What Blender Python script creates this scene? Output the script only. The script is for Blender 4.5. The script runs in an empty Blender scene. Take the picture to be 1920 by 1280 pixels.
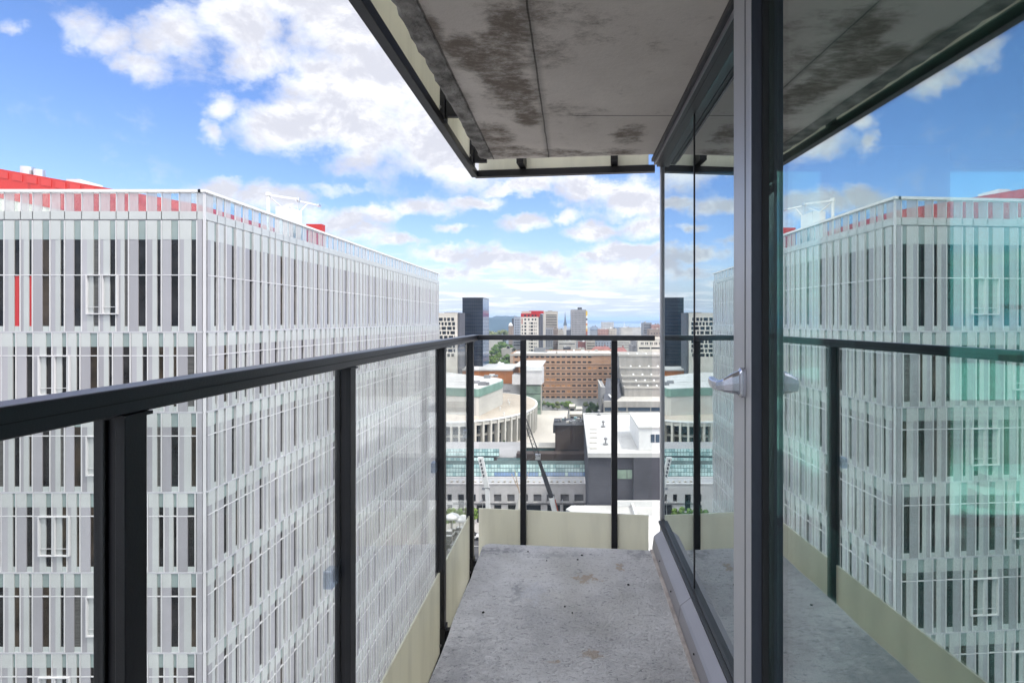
import bpy, bmesh, math, random
from mathutils import Vector, Matrix
R = math.radians
sc = bpy.context.scene
# ------------------------------------------------------------------ camera
CAMH = 1.45                      # eye height above the balcony floor
VX, VY, F = 1072.0, 601.0, 1000.0  # measured vanishing point and focal length (pixels of the photograph)
cd = bpy.data.cameras.new('camera'); cam = bpy.data.objects.new('camera', cd); sc.collection.objects.link(cam)
cam.location = (0, 0, CAMH); cam.rotation_euler = (R(90), 0, 0)
cd.sensor_width = 36; cd.lens = 36 * F / 1920
cd.shift_x = (960 - VX) / 1920; cd.shift_y = -(640 - VY) / 1920
cd.clip_start = 0.02; cd.clip_end = 60000
sc.camera = cam
sc.view_settings.view_transform = 'Standard'; sc.view_settings.look = 'None'
sc.view_settings.exposure = 0.66; sc.view_settings.gamma = 1.0
# ------------------------------------------------------------------ sun and sky
SUN_EL, SUN_AZ = R(54), math.atan2(0.91, -0.42)   # azimuth measured from +Y towards +X
sd = Vector((math.sin(SUN_AZ) * math.cos(SUN_EL), math.cos(SUN_AZ) * math.cos(SUN_EL), math.sin(SUN_EL)))
ld = bpy.data.lights.new('sun', 'SUN'); ld.energy = 2.0; ld.angle = R(0.5); ld.color = (1, 0.955, 0.88)
lo = bpy.data.objects.new('sun', ld); sc.collection.objects.link(lo)
lo.rotation_euler = (-sd).to_track_quat('-Z', 'Y').to_euler(); lo.location = (60, -40, 90)

def U(px): return (px - VX) / F
def V(py): return (VY - py) / F

def build_world():
    w = bpy.data.worlds.new('World'); sc.world = w; w.use_nodes = True
    nt = w.node_tree; nt.nodes.clear(); N = nt.nodes.new; L = nt.links.new
    def math_(op, a, b=None, c=None, clamp=False):
        n = N('ShaderNodeMath'); n.operation = op; n.use_clamp = clamp
        for i, v in enumerate((a, b, c)):
            if v is None: continue
            if isinstance(v, (int, float)): n.inputs[i].default_value = v
            else: L(v, n.inputs[i])
        return n.outputs[0]
    def vmath(op, a, b=None, c=None):
        n = N('ShaderNodeVectorMath'); n.operation = op
        for i, v in enumerate((a, b, c)):
            if v is None: continue
            if isinstance(v, (tuple, list)): n.inputs[i].default_value = v
            else: L(v, n.inputs[i])
        return n.outputs['Value'] if op in ('LENGTH', 'DOT_PRODUCT') else n.outputs[0]
    def ss(v, a, b, lo_=0.0, hi_=1.0):
        n = N('ShaderNodeMapRange'); n.interpolation_type = 'SMOOTHSTEP'; L(v, n.inputs[0])
        n.inputs[1].default_value = a; n.inputs[2].default_value = b
        n.inputs[3].default_value = lo_; n.inputs[4].default_value = hi_
        return n.outputs[0]
    def noise(vec, scale, detail=8, rough=0.55, dist=0.0):
        n = N('ShaderNodeTexNoise'); n.inputs['Scale'].default_value = scale
        n.inputs['Detail'].default_value = detail; n.inputs['Roughness'].default_value = rough
        n.inputs['Distortion'].default_value = dist; L(vec, n.inputs['Vector']); return n
    def mixc(f, a, b):
        n = N('ShaderNodeMix'); n.data_type = 'RGBA'
        if isinstance(f, (int, float)): n.inputs[0].default_value = f
        else: L(f, n.inputs[0])
        for s, v in ((6, a), (7, b)):
            if isinstance(v, tuple): n.inputs[s].default_value = v
            else: L(v, n.inputs[s])
        return n.outputs[2]
    sky = N('ShaderNodeTexSky'); sky.sky_type = 'NISHITA'; sky.sun_disc = False
    sky.sun_elevation = SUN_EL; sky.sun_rotation = SUN_AZ; sky.altitude = 0
    sky.air_density = 1.0; sky.dust_density = 0.6; sky.ozone_density = 2.2
    tc = N('ShaderNodeTexCoord'); D = tc.outputs['Generated']
    sp = N('ShaderNodeSeparateXYZ'); L(D, sp.inputs[0]); x, y, z = sp.outputs
    yy = math_('MAXIMUM', y, 0.08)
    u = math_('DIVIDE', x, yy); v = math_('DIVIDE', z, yy)
    cb = N('ShaderNodeCombineXYZ'); L(u, cb.inputs[0]); L(v, cb.inputs[1]); uv = cb.outputs[0]
    # ragged outlines: push the cloud field about with noise
    nw = noise(vmath('MULTIPLY', uv, (1, 1.25, 1)), 7.0, 6, 0.62)
    wp = vmath('MULTIPLY_ADD', vmath('SUBTRACT', nw.outputs['Color'], (0.5, 0.5, 0.5)), (0.15, 0.11, 0), uv)
    B = None
    clouds = [
        (215, 75, 75, 50, .75), (330, 60, 130, 85, .9), (440, 35, 140, 85, .95), (270, 118, 80, 40, .7), (540, 5, 120, 75, .95),
        (650, 45, 150, 110, 1.0), (715, 150, 180, 130, 1.05), (600, 150, 120, 85, .95), (560, 225, 170, 80, 1.0), (690, 235, 160, 90, 1.0),
        (432, 190, 62, 42, .85), (408, 240, 38, 46, .75), (790, 235, 150, 120, 1.0), (860, 300, 120, 75, 1.0), (735, 20, 170, 130, 1.0),
        (930, 250, 150, 120, .9), (420, 350, 80, 32, .8), (510, 368, 100, 40, .85), (590, 398, 70, 30, .65),
        (655, 412, 80, 30, .9), (730, 405, 70, 32, .9), (800, 388, 80, 32, .85), (885, 378, 90, 26, .9), (690, 440, 90, 20, .6),
        (985, 352, 120, 26, .95), (1110, 352, 150, 34, 1.0), (1190, 372, 110, 50, 1.0), (1215, 425, 90, 30, .95), (1110, 432, 80, 22, .8),
        (975, 416, 70, 26, .9), (848, 434, 42, 14, .75), (1065, 404, 45, 16, .7), (1320, 380, 130, 60, .9), (1450, 300, 170, 120, .8), (1700, 180, 240, 110, .7),
        (640, 300, 60, 30, .45), (170, 60, 70, 60, .6), (470, 110, 100, 60, .7), (620, 345, 120, 18, .5), (750, 458, 80, 16, .8), (840, 478, 90, 20, .95), (935, 492, 90, 22, 1.0), (1020, 506, 90, 22, .95), (1190, 474, 110, 26, .95), (1110, 488, 60, 16, .8),
        (1160, 512, 110, 20, .9), (860, 508, 70, 14, .8), (1280, 500, 110, 24, .9), (1420, 480, 140, 30, .8),
        (15, 50, 45, 22, .5), (150, 352, 20, 10, .45), (-250, 200, 190, 80, .9), (-600, 60, 260, 140, 1.0), (-1000, 250, 300, 120, .9),
    ]
    for (px, py, rx, ry, a) in clouds:
        ru, rv = rx * 1.30 / F, ry * 1.32 / F
        n = vmath('LENGTH', vmath('MULTIPLY_ADD', wp, (1 / ru, 1 / rv, 0), (-U(px) / ru, -V(py) / rv, 0)))
        s = ss(n, 0.0, 1.0, a, 0.0)
        B = s if B is None else math_('MAXIMUM', B, s)
    front = ss(y, 0.10, 0.22)
    # puffs inside the clouds
    n1 = noise(vmath('MULTIPLY', D, (1, 1, 1.5)), 9.0, 12, 0.66, 0.25).outputs[0]
    n1b = noise(vmath('MULTIPLY_ADD', D, (1, 1, 1.5), (0.0, 0.0, 0.035)), 9.0, 12, 0.66, 0.25).outputs[0]
    # cloud deck seen in perspective: rows of small clouds towards the horizon, and the sky behind the camera
    zz = math_('ADD', math_('MAXIMUM', z, 0.0), 0.045)
    cq = N('ShaderNodeCombineXYZ'); L(math_('DIVIDE', x, zz), cq.inputs[0]); L(math_('DIVIDE', y, zz), cq.inputs[1])
    n2 = noise(cq.outputs[0], 0.75, 8, 0.58, 0.2).outputs[0]
    n2b = noise(vmath('ADD', cq.outputs[0], (0.0, -0.5, 0.0)), 0.75, 8, 0.58, 0.2).outputs[0]
    deck = ss(n2, 0.46, 0.62)
    lowband = math_('MULTIPLY', ss(z, 0.150, 0.085), 0.92)
    back = math_('SUBTRACT', 1.0, front)
    deckm = math_('MULTIPLY', deck, math_('MAXIMUM', lowband, back))
    dens = math_('ADD', B, math_('MULTIPLY', math_('SUBTRACT', n1, 0.5), 1.7))
    big = math_('MULTIPLY', ss(dens, 0.10, 0.80), front)
    mask = math_('MAXIMUM', big, deckm)
    shade = ss(math_('ADD', math_('MULTIPLY', math_('SUBTRACT', n1b, n1), 1.6), math_('MULTIPLY', dens, -0.34)), -0.46, 0.06)
    shade = math_('MAXIMUM', shade, math_('MULTIPLY', ss(math_('SUBTRACT', n2b, n2), -0.12, 0.10), math_('MULTIPLY', deckm, 0.8)))
    cloud = mixc(shade, (3.3, 3.36, 3.75, 1), (5.2, 5.2, 5.3, 1))
    high = math_('MAXIMUM', ss(z, 0.52, 0.68), math_('MULTIPLY', back, ss(z, 0.05, 0.25)))  # unseen sky overhead and behind; its clouds are brightened to light the balcony
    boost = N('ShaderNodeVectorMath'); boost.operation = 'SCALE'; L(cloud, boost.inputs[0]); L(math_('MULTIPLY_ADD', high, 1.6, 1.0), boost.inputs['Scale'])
    cloud = boost.outputs[0]; mask = math_('MAXIMUM', mask, math_('MULTIPLY', high, ss(n2, 0.36, 0.5)))  # extra cloud cover added out of view for the same fill light
    # deeper blue as in the photograph, pale near the horizon
    hs = N('ShaderNodeHueSaturation'); hs.inputs['Saturation'].default_value = 1.18; hs.inputs['Value'].default_value = 1.0
    L(sky.outputs[0], hs.inputs['Color'])
    hz = ss(z, 0.14, 0.0)
    tn = N('ShaderNodeMix'); tn.data_type = 'RGBA'; tn.blend_type = 'MULTIPLY'; tn.inputs[0].default_value = 1.0
    L(hs.outputs[0], tn.inputs[6]); tn.inputs[7].default_value = (0.94, 0.85, 0.98, 1)
    base = mixc(math_('MULTIPLY', hz, 0.8), tn.outputs[2], (2.9, 3.25, 3.75, 1))
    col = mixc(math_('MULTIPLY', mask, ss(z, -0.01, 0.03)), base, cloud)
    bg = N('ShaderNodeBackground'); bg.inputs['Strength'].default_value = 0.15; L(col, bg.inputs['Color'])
    out = N('ShaderNodeOutputWorld'); L(bg.outputs[0], out.inputs[0])
    w.cycles.sampling_method = 'MANUAL'; w.cycles.sample_map_resolution = 1024
build_world()
cy = sc.cycles
cy.max_bounces = 10; cy.transparent_max_bounces = 24; cy.glossy_bounces = 6; cy.diffuse_bounces = 4
cy.caustics_reflective = False; cy.caustics_refractive = False; cy.use_denoising = True

# ------------------------------------------------------------------ helpers
def X(px, Z): return (px - VX) * Z / F           # photograph column at a given distance -> metres
def H(py, Z): return CAMH - (py - VY) * Z / F    # photograph row at a given distance -> height
ORG = {}
def lin(o):
    return ORG.get(o.name, Vector((0, 0, 0)))
class MB:
    def __init__(s): s.v = []; s.f = []
    def poly(s, pts):
        b = len(s.v); s.v += [tuple(p) for p in pts]; s.f.append(tuple(range(b, b + len(pts))))
    def hex(s, p):     # 8 corners: bottom ring then top ring
        b = len(s.v); s.v += [tuple(q) for q in p]
        s.f += [tuple(b + i for i in q) for q in ((3, 2, 1, 0), (4, 5, 6, 7), (0, 1, 5, 4), (1, 2, 6, 5), (2, 3, 7, 6), (3, 0, 4, 7))]
    def box(s, x0, x1, y0, y1, z0, z1):
        s.hex([(x0, y0, z0), (x1, y0, z0), (x1, y1, z0), (x0, y1, z0), (x0, y0, z1), (x1, y0, z1), (x1, y1, z1), (x0, y1, z1)])
    def prism(s, xy, z0, z1):
        n = len(xy); b = len(s.v)
        s.v += [(p[0], p[1], z0) for p in xy] + [(p[0], p[1], z1) for p in xy]
        s.f.append(tuple(b + i for i in reversed(range(n)))); s.f.append(tuple(b + n + i for i in range(n)))
        for i in range(n):
            j = (i + 1) % n; s.f.append((b + i, b + j, b + n + j, b + n + i))
    def beam(s, p, q, w, h, up=(0, 0, 1)):
        p, q = Vector(p), Vector(q); d = (q - p).normalized(); a = d.cross(Vector(up))
        if a.length < 1e-4: a = d.cross(Vector((0, 1, 0)))
        a.normalize(); c = a.cross(d).normalized(); a *= w / 2; c *= h / 2
        s.hex([p - a - c, p + a - c, q + a - c, q - a - c, p - a + c, p + a + c, q + a + c, q - a + c])
    def tube(s, p, q, r0, r1=None, n=12, cap=True):
        r1 = r0 if r1 is None else r1; p, q = Vector(p), Vector(q); d = (q - p).normalized()
        a = d.orthogonal().normalized(); c = d.cross(a); b = len(s.v)
        for (o, r) in ((p, r0), (q, r1)):
            for i in range(n):
                t = 2 * math.pi * i / n; s.v.append(tuple(o + a * (r * math.cos(t)) + c * (r * math.sin(t))))
        for i in range(n):
            j = (i + 1) % n; s.f.append((b + i, b + j, b + n + j, b + n + i))
        if cap: s.f.append(tuple(b + i for i in reversed(range(n)))); s.f.append(tuple(b + n + i for i in range(n)))
    def lathe(s, c, prof, n=24):
        b = len(s.v); m = len(prof)
        for (r, z) in prof:
            for i in range(n):
                t = 2 * math.pi * i / n; s.v.append((c[0] + r * math.cos(t), c[1] + r * math.sin(t), c[2] + z))
        for k in range(m - 1):
            for i in range(n):
                j = (i + 1) % n; s.f.append((b + k * n + i, b + k * n + j, b + (k + 1) * n + j, b + (k + 1) * n + i))
        s.f.append(tuple(b + i for i in reversed(range(n)))); s.f.append(tuple(b + (m - 1) * n + i for i in range(n)))
    def build(s, name, mat, parent=None, smooth=False, bevel=0.0, kind=None, label=None):
        me = bpy.data.meshes.new(name); o = bpy.data.objects.new(name, me); sc.collection.objects.link(o)
        org = lin(parent) if parent is not None else Vector((0, 0, 0))
        me.from_pydata([(p[0] - org.x, p[1] - org.y, p[2] - org.z) for p in s.v], [], s.f); me.update()
        bm = bmesh.new(); bm.from_mesh(me); bmesh.ops.recalc_face_normals(bm, faces=bm.faces); bm.to_mesh(me); bm.free()
        me.materials.append(mat)
        if smooth:
            for p in me.polygons: p.use_smooth = True
        if bevel > 0:
            m = o.modifiers.new('bevel', 'BEVEL'); m.width = bevel; m.segments = 2; m.limit_method = 'ANGLE'; m.angle_limit = R(40)
        if parent is not None:
            o.parent = parent; ORG[o.name] = org
        if kind: o['kind'] = kind
        if label: o['label'] = label
        return o
def tag(o, label, cat, group=None, kind=None):
    o['label'] = label; o['category'] = cat
    if group: o['group'] = group
    if kind: o['kind'] = kind
    return o
def thing(name, label, cat, loc, group=None):
    o = bpy.data.objects.new(name, None); sc.collection.objects.link(o); o.location = loc
    o.empty_display_size = 0.2; ORG[o.name] = Vector(loc)
    return tag(o, label, cat, group)
def structure(mb, name, mat, **k):
    o = mb.build(name, mat, **k); o['kind'] = 'structure'; return o

# ------------------------------------------------------------------ materials
def pm(name, col, rough=0.6, var=0.12, scale=3.0, bump=0.0, bscale=40.0, metal=0.0, spec=0.5, stretch=(1, 1, 1), coat=0.0, detail=5):
    m = bpy.data.materials.new(name); m.use_nodes = True; nt = m.node_tree; p = nt.nodes['Principled BSDF']; N = nt.nodes.new; L = nt.links.new
    p.inputs['Roughness'].default_value = rough; p.inputs['Metallic'].default_value = metal
    p.inputs['Specular IOR Level'].default_value = spec; p.inputs['Coat Weight'].default_value = coat
    tc = N('ShaderNodeTexCoord'); mp = N('ShaderNodeMapping'); L(tc.outputs['Object'], mp.inputs[0]); mp.inputs['Scale'].default_value = stretch
    n = N('ShaderNodeTexNoise'); n.inputs['Scale'].default_value = scale; n.inputs['Detail'].default_value = detail; L(mp.outputs[0], n.inputs['Vector'])
    r = N('ShaderNodeValToRGB'); L(n.outputs[0], r.inputs[0])
    r.color_ramp.elements[0].position = 0.3; r.color_ramp.elements[1].position = 0.7
    r.color_ramp.elements[0].color = tuple(max(0, c * (1 - var)) for c in col) + (1,)
    r.color_ramp.elements[1].color = tuple(min(1, c * (1 + var)) for c in col) + (1,)
    L(r.outputs[0], p.inputs['Base Color'])
    if bump > 0:
        nb = N('ShaderNodeTexNoise'); nb.inputs['Scale'].default_value = bscale; nb.inputs['Detail'].default_value = 6; L(tc.outputs['Object'], nb.inputs['Vector'])
        b = N('ShaderNodeBump'); b.inputs['Strength'].default_value = bump; b.inputs['Distance'].default_value = 0.02
        L(nb.outputs[0], b.inputs['Height']); L(b.outputs[0], p.inputs['Normal'])
    return m

def glass(name, tint, f0=0.05, fmax=1.0, power=5.0, rough=0.0, wav=0.0, gcol=(.95, .97, 1)):
    """clear pane: tinted see-through plus a mirror reflection that grows towards grazing angles"""
    m = bpy.data.materials.new(name); m.use_nodes = True; nt = m.node_tree; nt.nodes.clear(); N = nt.nodes.new; L = nt.links.new
    ge = N('ShaderNodeNewGeometry'); d = N('ShaderNodeVectorMath'); d.operation = 'DOT_PRODUCT'
    L(ge.outputs['Normal'], d.inputs[0]); L(ge.outputs['Incoming'], d.inputs[1])
    def mt(op, a, b=None):
        n = N('ShaderNodeMath'); n.operation = op
        for i, v in enumerate((a, b)):
            if v is None: continue
            if isinstance(v, (int, float)): n.inputs[i].default_value = v
            else: L(v, n.inputs[i])
        return n.outputs[0]
    c = mt('ABSOLUTE', d.outputs['Value']); k = mt('POWER', mt('SUBTRACT', 1.0, c), power)
    f = mt('ADD', mt('MULTIPLY', k, fmax - f0), f0)
    t = N('ShaderNodeBsdfTransparent'); t.inputs[0].default_value = tint + (1,)
    tcs = N('ShaderNodeTexCoord'); ns = N('ShaderNodeTexNoise'); ns.inputs['Scale'].default_value = 3.5; ns.inputs['Detail'].default_value = 8; ns.inputs['Roughness'].default_value = .7; L(tcs.outputs['Object'], ns.inputs['Vector'])
    rs = N('ShaderNodeValToRGB'); L(ns.outputs[0], rs.inputs[0]); rs.color_ramp.elements[0].position = .38; rs.color_ramp.elements[1].position = .62
    rs.color_ramp.elements[0].color = tuple(q * .93 for q in tint) + (1,); rs.color_ramp.elements[1].color = tint + (1,); L(rs.outputs[0], t.inputs[0])
    g = N('ShaderNodeBsdfGlossy'); g.inputs['Roughness'].default_value = rough; g.inputs['Color'].default_value = gcol + (1,)
    if wav > 0:
        tc = N('ShaderNodeTexCoord'); n = N('ShaderNodeTexNoise'); n.inputs['Scale'].default_value = 1.1; n.inputs['Detail'].default_value = 1
        L(tc.outputs['Object'], n.inputs['Vector']); b = N('ShaderNodeBump'); b.inputs['Strength'].default_value = wav; b.inputs['Distance'].default_value = 0.01
        L(n.outputs[0], b.inputs['Height']); L(b.outputs[0], g.inputs['Normal'])
    mx = N('ShaderNodeMixShader'); L(f, mx.inputs[0]); L(t.outputs[0], mx.inputs[1]); L(g.outputs[0], mx.inputs[2])
    o = N('ShaderNodeOutputMaterial'); L(mx.outputs[0], o.inputs[0])
    return m

def translucent(name, col, alpha=0.0, trans=0.4, rough=0.4):
    m = bpy.data.materials.new(name); m.use_nodes = True; nt = m.node_tree; nt.nodes.clear(); N = nt.nodes.new; L = nt.links.new
    d = N('ShaderNodeBsdfDiffuse'); t = N('ShaderNodeBsdfTranslucent')
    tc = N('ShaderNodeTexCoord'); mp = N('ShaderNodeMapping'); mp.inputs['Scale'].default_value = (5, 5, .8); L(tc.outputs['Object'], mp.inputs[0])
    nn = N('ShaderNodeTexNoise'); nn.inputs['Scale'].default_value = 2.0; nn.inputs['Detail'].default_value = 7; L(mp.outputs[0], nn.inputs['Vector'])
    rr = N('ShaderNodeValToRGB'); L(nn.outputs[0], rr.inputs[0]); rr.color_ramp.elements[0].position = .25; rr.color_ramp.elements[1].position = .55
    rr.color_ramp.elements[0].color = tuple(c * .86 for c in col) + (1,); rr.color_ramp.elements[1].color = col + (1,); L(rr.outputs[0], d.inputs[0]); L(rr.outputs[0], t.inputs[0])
    a = N('ShaderNodeMixShader'); a.inputs[0].default_value = trans; L(d.outputs[0], a.inputs[1]); L(t.outputs[0], a.inputs[2])
    g = N('ShaderNodeBsdfGlossy'); g.inputs['Roughness'].default_value = rough; b = N('ShaderNodeMixShader'); b.inputs[0].default_value = 0.05
    L(a.outputs[0], b.inputs[1]); L(g.outputs[0], b.inputs[2]); last = b
    if alpha > 0:
        tr = N('ShaderNodeBsdfTransparent'); e = N('ShaderNodeMixShader'); e.inputs[0].default_value = alpha
        L(b.outputs[0], e.inputs[1]); L(tr.outputs[0], e.inputs[2]); last = e
    o = N('ShaderNodeOutputMaterial'); L(last.outputs[0], o.inputs[0])
    return m

def banded(name, c1, c2, axis, period, duty, rough=0.5, spec=0.5, var=0.1):
    """two-colour cladding in regular bands along one axis (0 x, 1 y, 2 z)"""
    m = bpy.data.materials.new(name); m.use_nodes = True; nt = m.node_tree; p = nt.nodes['Principled BSDF']; N = nt.nodes.new; L = nt.links.new
    tc = N('ShaderNodeTexCoord'); s = N('ShaderNodeSeparateXYZ'); L(tc.outputs['Object'], s.inputs[0])
    a = N('ShaderNodeMath'); a.operation = 'DIVIDE'; L(s.outputs[axis], a.inputs[0]); a.inputs[1].default_value = period
    fr = N('ShaderNodeMath'); fr.operation = 'FRACT'; L(a.outputs[0], fr.inputs[0])
    lt = N('ShaderNodeMath'); lt.operation = 'LESS_THAN'; L(fr.outputs[0], lt.inputs[0]); lt.inputs[1].default_value = duty
    n = N('ShaderNodeTexNoise'); n.inputs['Scale'].default_value = 0.15; L(tc.outputs['Object'], n.inputs['Vector'])
    mx = N('ShaderNodeMix'); mx.data_type = 'RGBA'; L(lt.outputs[0], mx.inputs[0]); mx.inputs[6].default_value = c1 + (1,); mx.inputs[7].default_value = c2 + (1,)
    mu = N('ShaderNodeMix'); mu.data_type = 'RGBA'; mu.blend_type = 'MULTIPLY'; mu.inputs[0].default_value = 1
    mr = N('ShaderNodeMapRange'); L(n.outputs[0], mr.inputs[0]); mr.inputs[1].default_value = .3; mr.inputs[2].default_value = .7; mr.inputs[3].default_value = 1 - var; mr.inputs[4].default_value = 1 + var
    L(mx.outputs[2], mu.inputs[6]); L(mr.outputs[0], mu.inputs[7]); L(mu.outputs[2], p.inputs['Base Color'])
    p.inputs['Roughness'].default_value = rough; p.inputs['Specular IOR Level'].default_value = spec
    return m

M = {}
M['black_metal'] = pm('black_metal', (0.013, 0.013, 0.016), 0.42, 0.15, 6, 0.05, 300, spec=0.4)
M['rail_top'] = pm('rail_top', (0.02, 0.02, 0.026), 0.32, 0.15, 8, 0.05, 200, spec=0.55)
M['frame_grey'] = pm('frame_grey', (0.28, 0.27, 0.285), 0.42, 0.04, 5, metal=0.55, spec=0.5)
M['frame_light'] = pm('frame_light', (0.42, 0.415, 0.425), 0.38, 0.04, 5, metal=0.5)
M['frame_dark'] = pm('frame_dark', (0.020, 0.020, 0.023), 0.4, 0.1, 5)
M['gasket'] = pm('gasket', (0.008, 0.008, 0.009), 0.6, 0.1, 5)
M['chrome'] = pm('chrome', (0.55, 0.55, 0.60), 0.24, 0.03, 5, metal=1.0)
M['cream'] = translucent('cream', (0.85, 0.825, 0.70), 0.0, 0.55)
M['rail_glass'] = glass('rail_glass', (0.97, 0.985, 0.98), 0.02, 0.55, 5)
M['fixed_glass'] = glass('fixed_glass', (0.42, 0.52, 0.55), 0.27, 1.0, 2.2, wav=0.02, gcol=(.88, .95, .97))
M['door_glass'] = glass('door_glass', (0.78, 0.94, 0.91), 0.27, 1.0, 2.0, wav=0.05, gcol=(.93, .97, .98))
M['inner_glass'] = glass('inner_glass', (0.90, 0.98, 0.96), 0.16, 1.0, 2.5, wav=0.05, gcol=(.86, .96, .94))
M['room_glass'] = glass('room_glass', (0.70, 0.95, 0.90), 0.05, 1.0, 5)
M['clip'] = glass('clip', (0.72, 0.78, 0.86), 0.12, .6, 4)

def concrete_floor():
    m = bpy.data.materials.new('concrete_floor'); m.use_nodes = True; nt = m.node_tree; p = nt.nodes['Principled BSDF']; N = nt.nodes.new; L = nt.links.new
    tc = N('ShaderNodeTexCoord'); O = tc.outputs['Object']
    def nz(scale, detail=6, rough=.6, dist=0, st=(1, 1, 1), off=(0, 0, 0)):
        mp = N('ShaderNodeMapping'); mp.inputs['Scale'].default_value = st; mp.inputs['Location'].default_value = off; L(O, mp.inputs[0])
        n = N('ShaderNodeTexNoise'); n.inputs['Scale'].default_value = scale; n.inputs['Detail'].default_value = detail; n.inputs['Roughness'].default_value = rough
        n.inputs['Distortion'].default_value = dist; L(mp.outputs[0], n.inputs['Vector']); return n.outputs[0]
    def mr(v, a, b, c, d):
        n = N('ShaderNodeMapRange'); n.interpolation_type = 'SMOOTHSTEP'; L(v, n.inputs[0])
        for i, q in enumerate((a, b, c, d)): n.inputs[1 + i].default_value = q
        return n.outputs[0]
    def mul(a, b):
        n = N('ShaderNodeMath'); n.operation = 'MULTIPLY'
        for i, q in enumerate((a, b)):
            if isinstance(q, (int, float)): n.inputs[i].default_value = q
            else: L(q, n.inputs[i])
        return n.outputs[0]
    def mix(f, a, b):
        n = N('ShaderNodeMix'); n.data_type = 'RGBA'; L(f, n.inputs[0])
        for i, q in ((6, a), (7, b)):
            if isinstance(q, tuple): n.inputs[i].default_value = q
            else: L(q, n.inputs[i])
        return n.outputs[2]
    cl = nz(2.2, 6, .6); fine = nz(60, 6, .7); worm = nz(34, 5, .68, 1.1, (1, 1.7, 1)); bl = nz(1.1, 3, .5, 0, (1, 1, 1), (3, 1, 0))
    col = mix(mr(cl, .33, .68, 0, 1), (0.42, 0.41, 0.415, 1), (0.64, 0.625, 0.63, 1))
    col = mix(mr(bl, .55, .72, 0, .55), col, (0.36, 0.345, 0.31, 1))
    pits = mr(worm, .44, .34, 0, .65); col = mix(pits, col, (0.13, 0.13, 0.14, 1))
    col = mix(mr(fine, .46, .30, 0, .7), col, (0.2, 0.2, 0.21, 1))
    # rust and grime patches where the photograph has them
    s = N('ShaderNodeSeparateXYZ'); L(O, s.inputs[0])
    def spot(px, py, rx, ry, hard=.45):
        Z = CAMH / ((py - VY) / F); cx = X(px, Z)
        mp = N('ShaderNodeVectorMath'); mp.operation = 'MULTIPLY_ADD'; L(O, mp.inputs[0]); mp.inputs[1].default_value = (1 / rx, 1 / ry, 0); mp.inputs[2].default_value = (-cx / rx, -Z / ry, 0)
        ln = N('ShaderNodeVectorMath'); ln.operation = 'LENGTH'; L(mp.outputs[0], ln.inputs[0])
        ad = N('ShaderNodeMath'); ad.operation = 'ADD'; L(ln.outputs['Value'], ad.inputs[0]); L(mul(mr(nz(24, 5, .65), .3, .7, -.6, .6), 1), ad.inputs[1])
        return mr(ad.outputs[0], 1, hard, 0, 1)
    for (px, py, rx, ry) in ((1100, 1085, .08, .06), (1163, 1062, .03, .06), (1030, 1240, .045, .015), (1108, 1225, .05, .04)):
        col = mix(mul(spot(px, py, rx, ry), .5), col, (0.30, 0.19, 0.09, 1))
    for (px, py, rx, ry, k) in ((972, 1110, .05, .12, .5), (935, 1032, .18, .06, .55), (1200, 1040, .09, .10, .5), (1040, 1040, .25, .05, .35), (870, 1240, .25, .3, .3)):
        col = mix(mul(spot(px, py, rx, ry, .1), k), col, (0.16, 0.16, 0.175, 1))
    col = mix(mul(spot(1000, 1110, .09, .14, .2), .6), col, (0.52, 0.52, 0.55, 1))
    L(col, p.inputs['Base Color']); p.inputs['Roughness'].default_value = 0.8; p.inputs['Specular IOR Level'].default_value = .3
    hb = N('ShaderNodeMath'); hb.operation = 'ADD'; L(mul(worm, .9), hb.inputs[0]); L(mul(fine, .5), hb.inputs[1])
    b = N('ShaderNodeBump'); b.inputs['Strength'].default_value = 1.0; b.inputs['Distance'].default_value = .022; L(hb.outputs[0], b.inputs['Height']); L(b.outputs[0], p.inputs['Normal'])
    return m
M['floor_concrete'] = concrete_floor()

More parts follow.
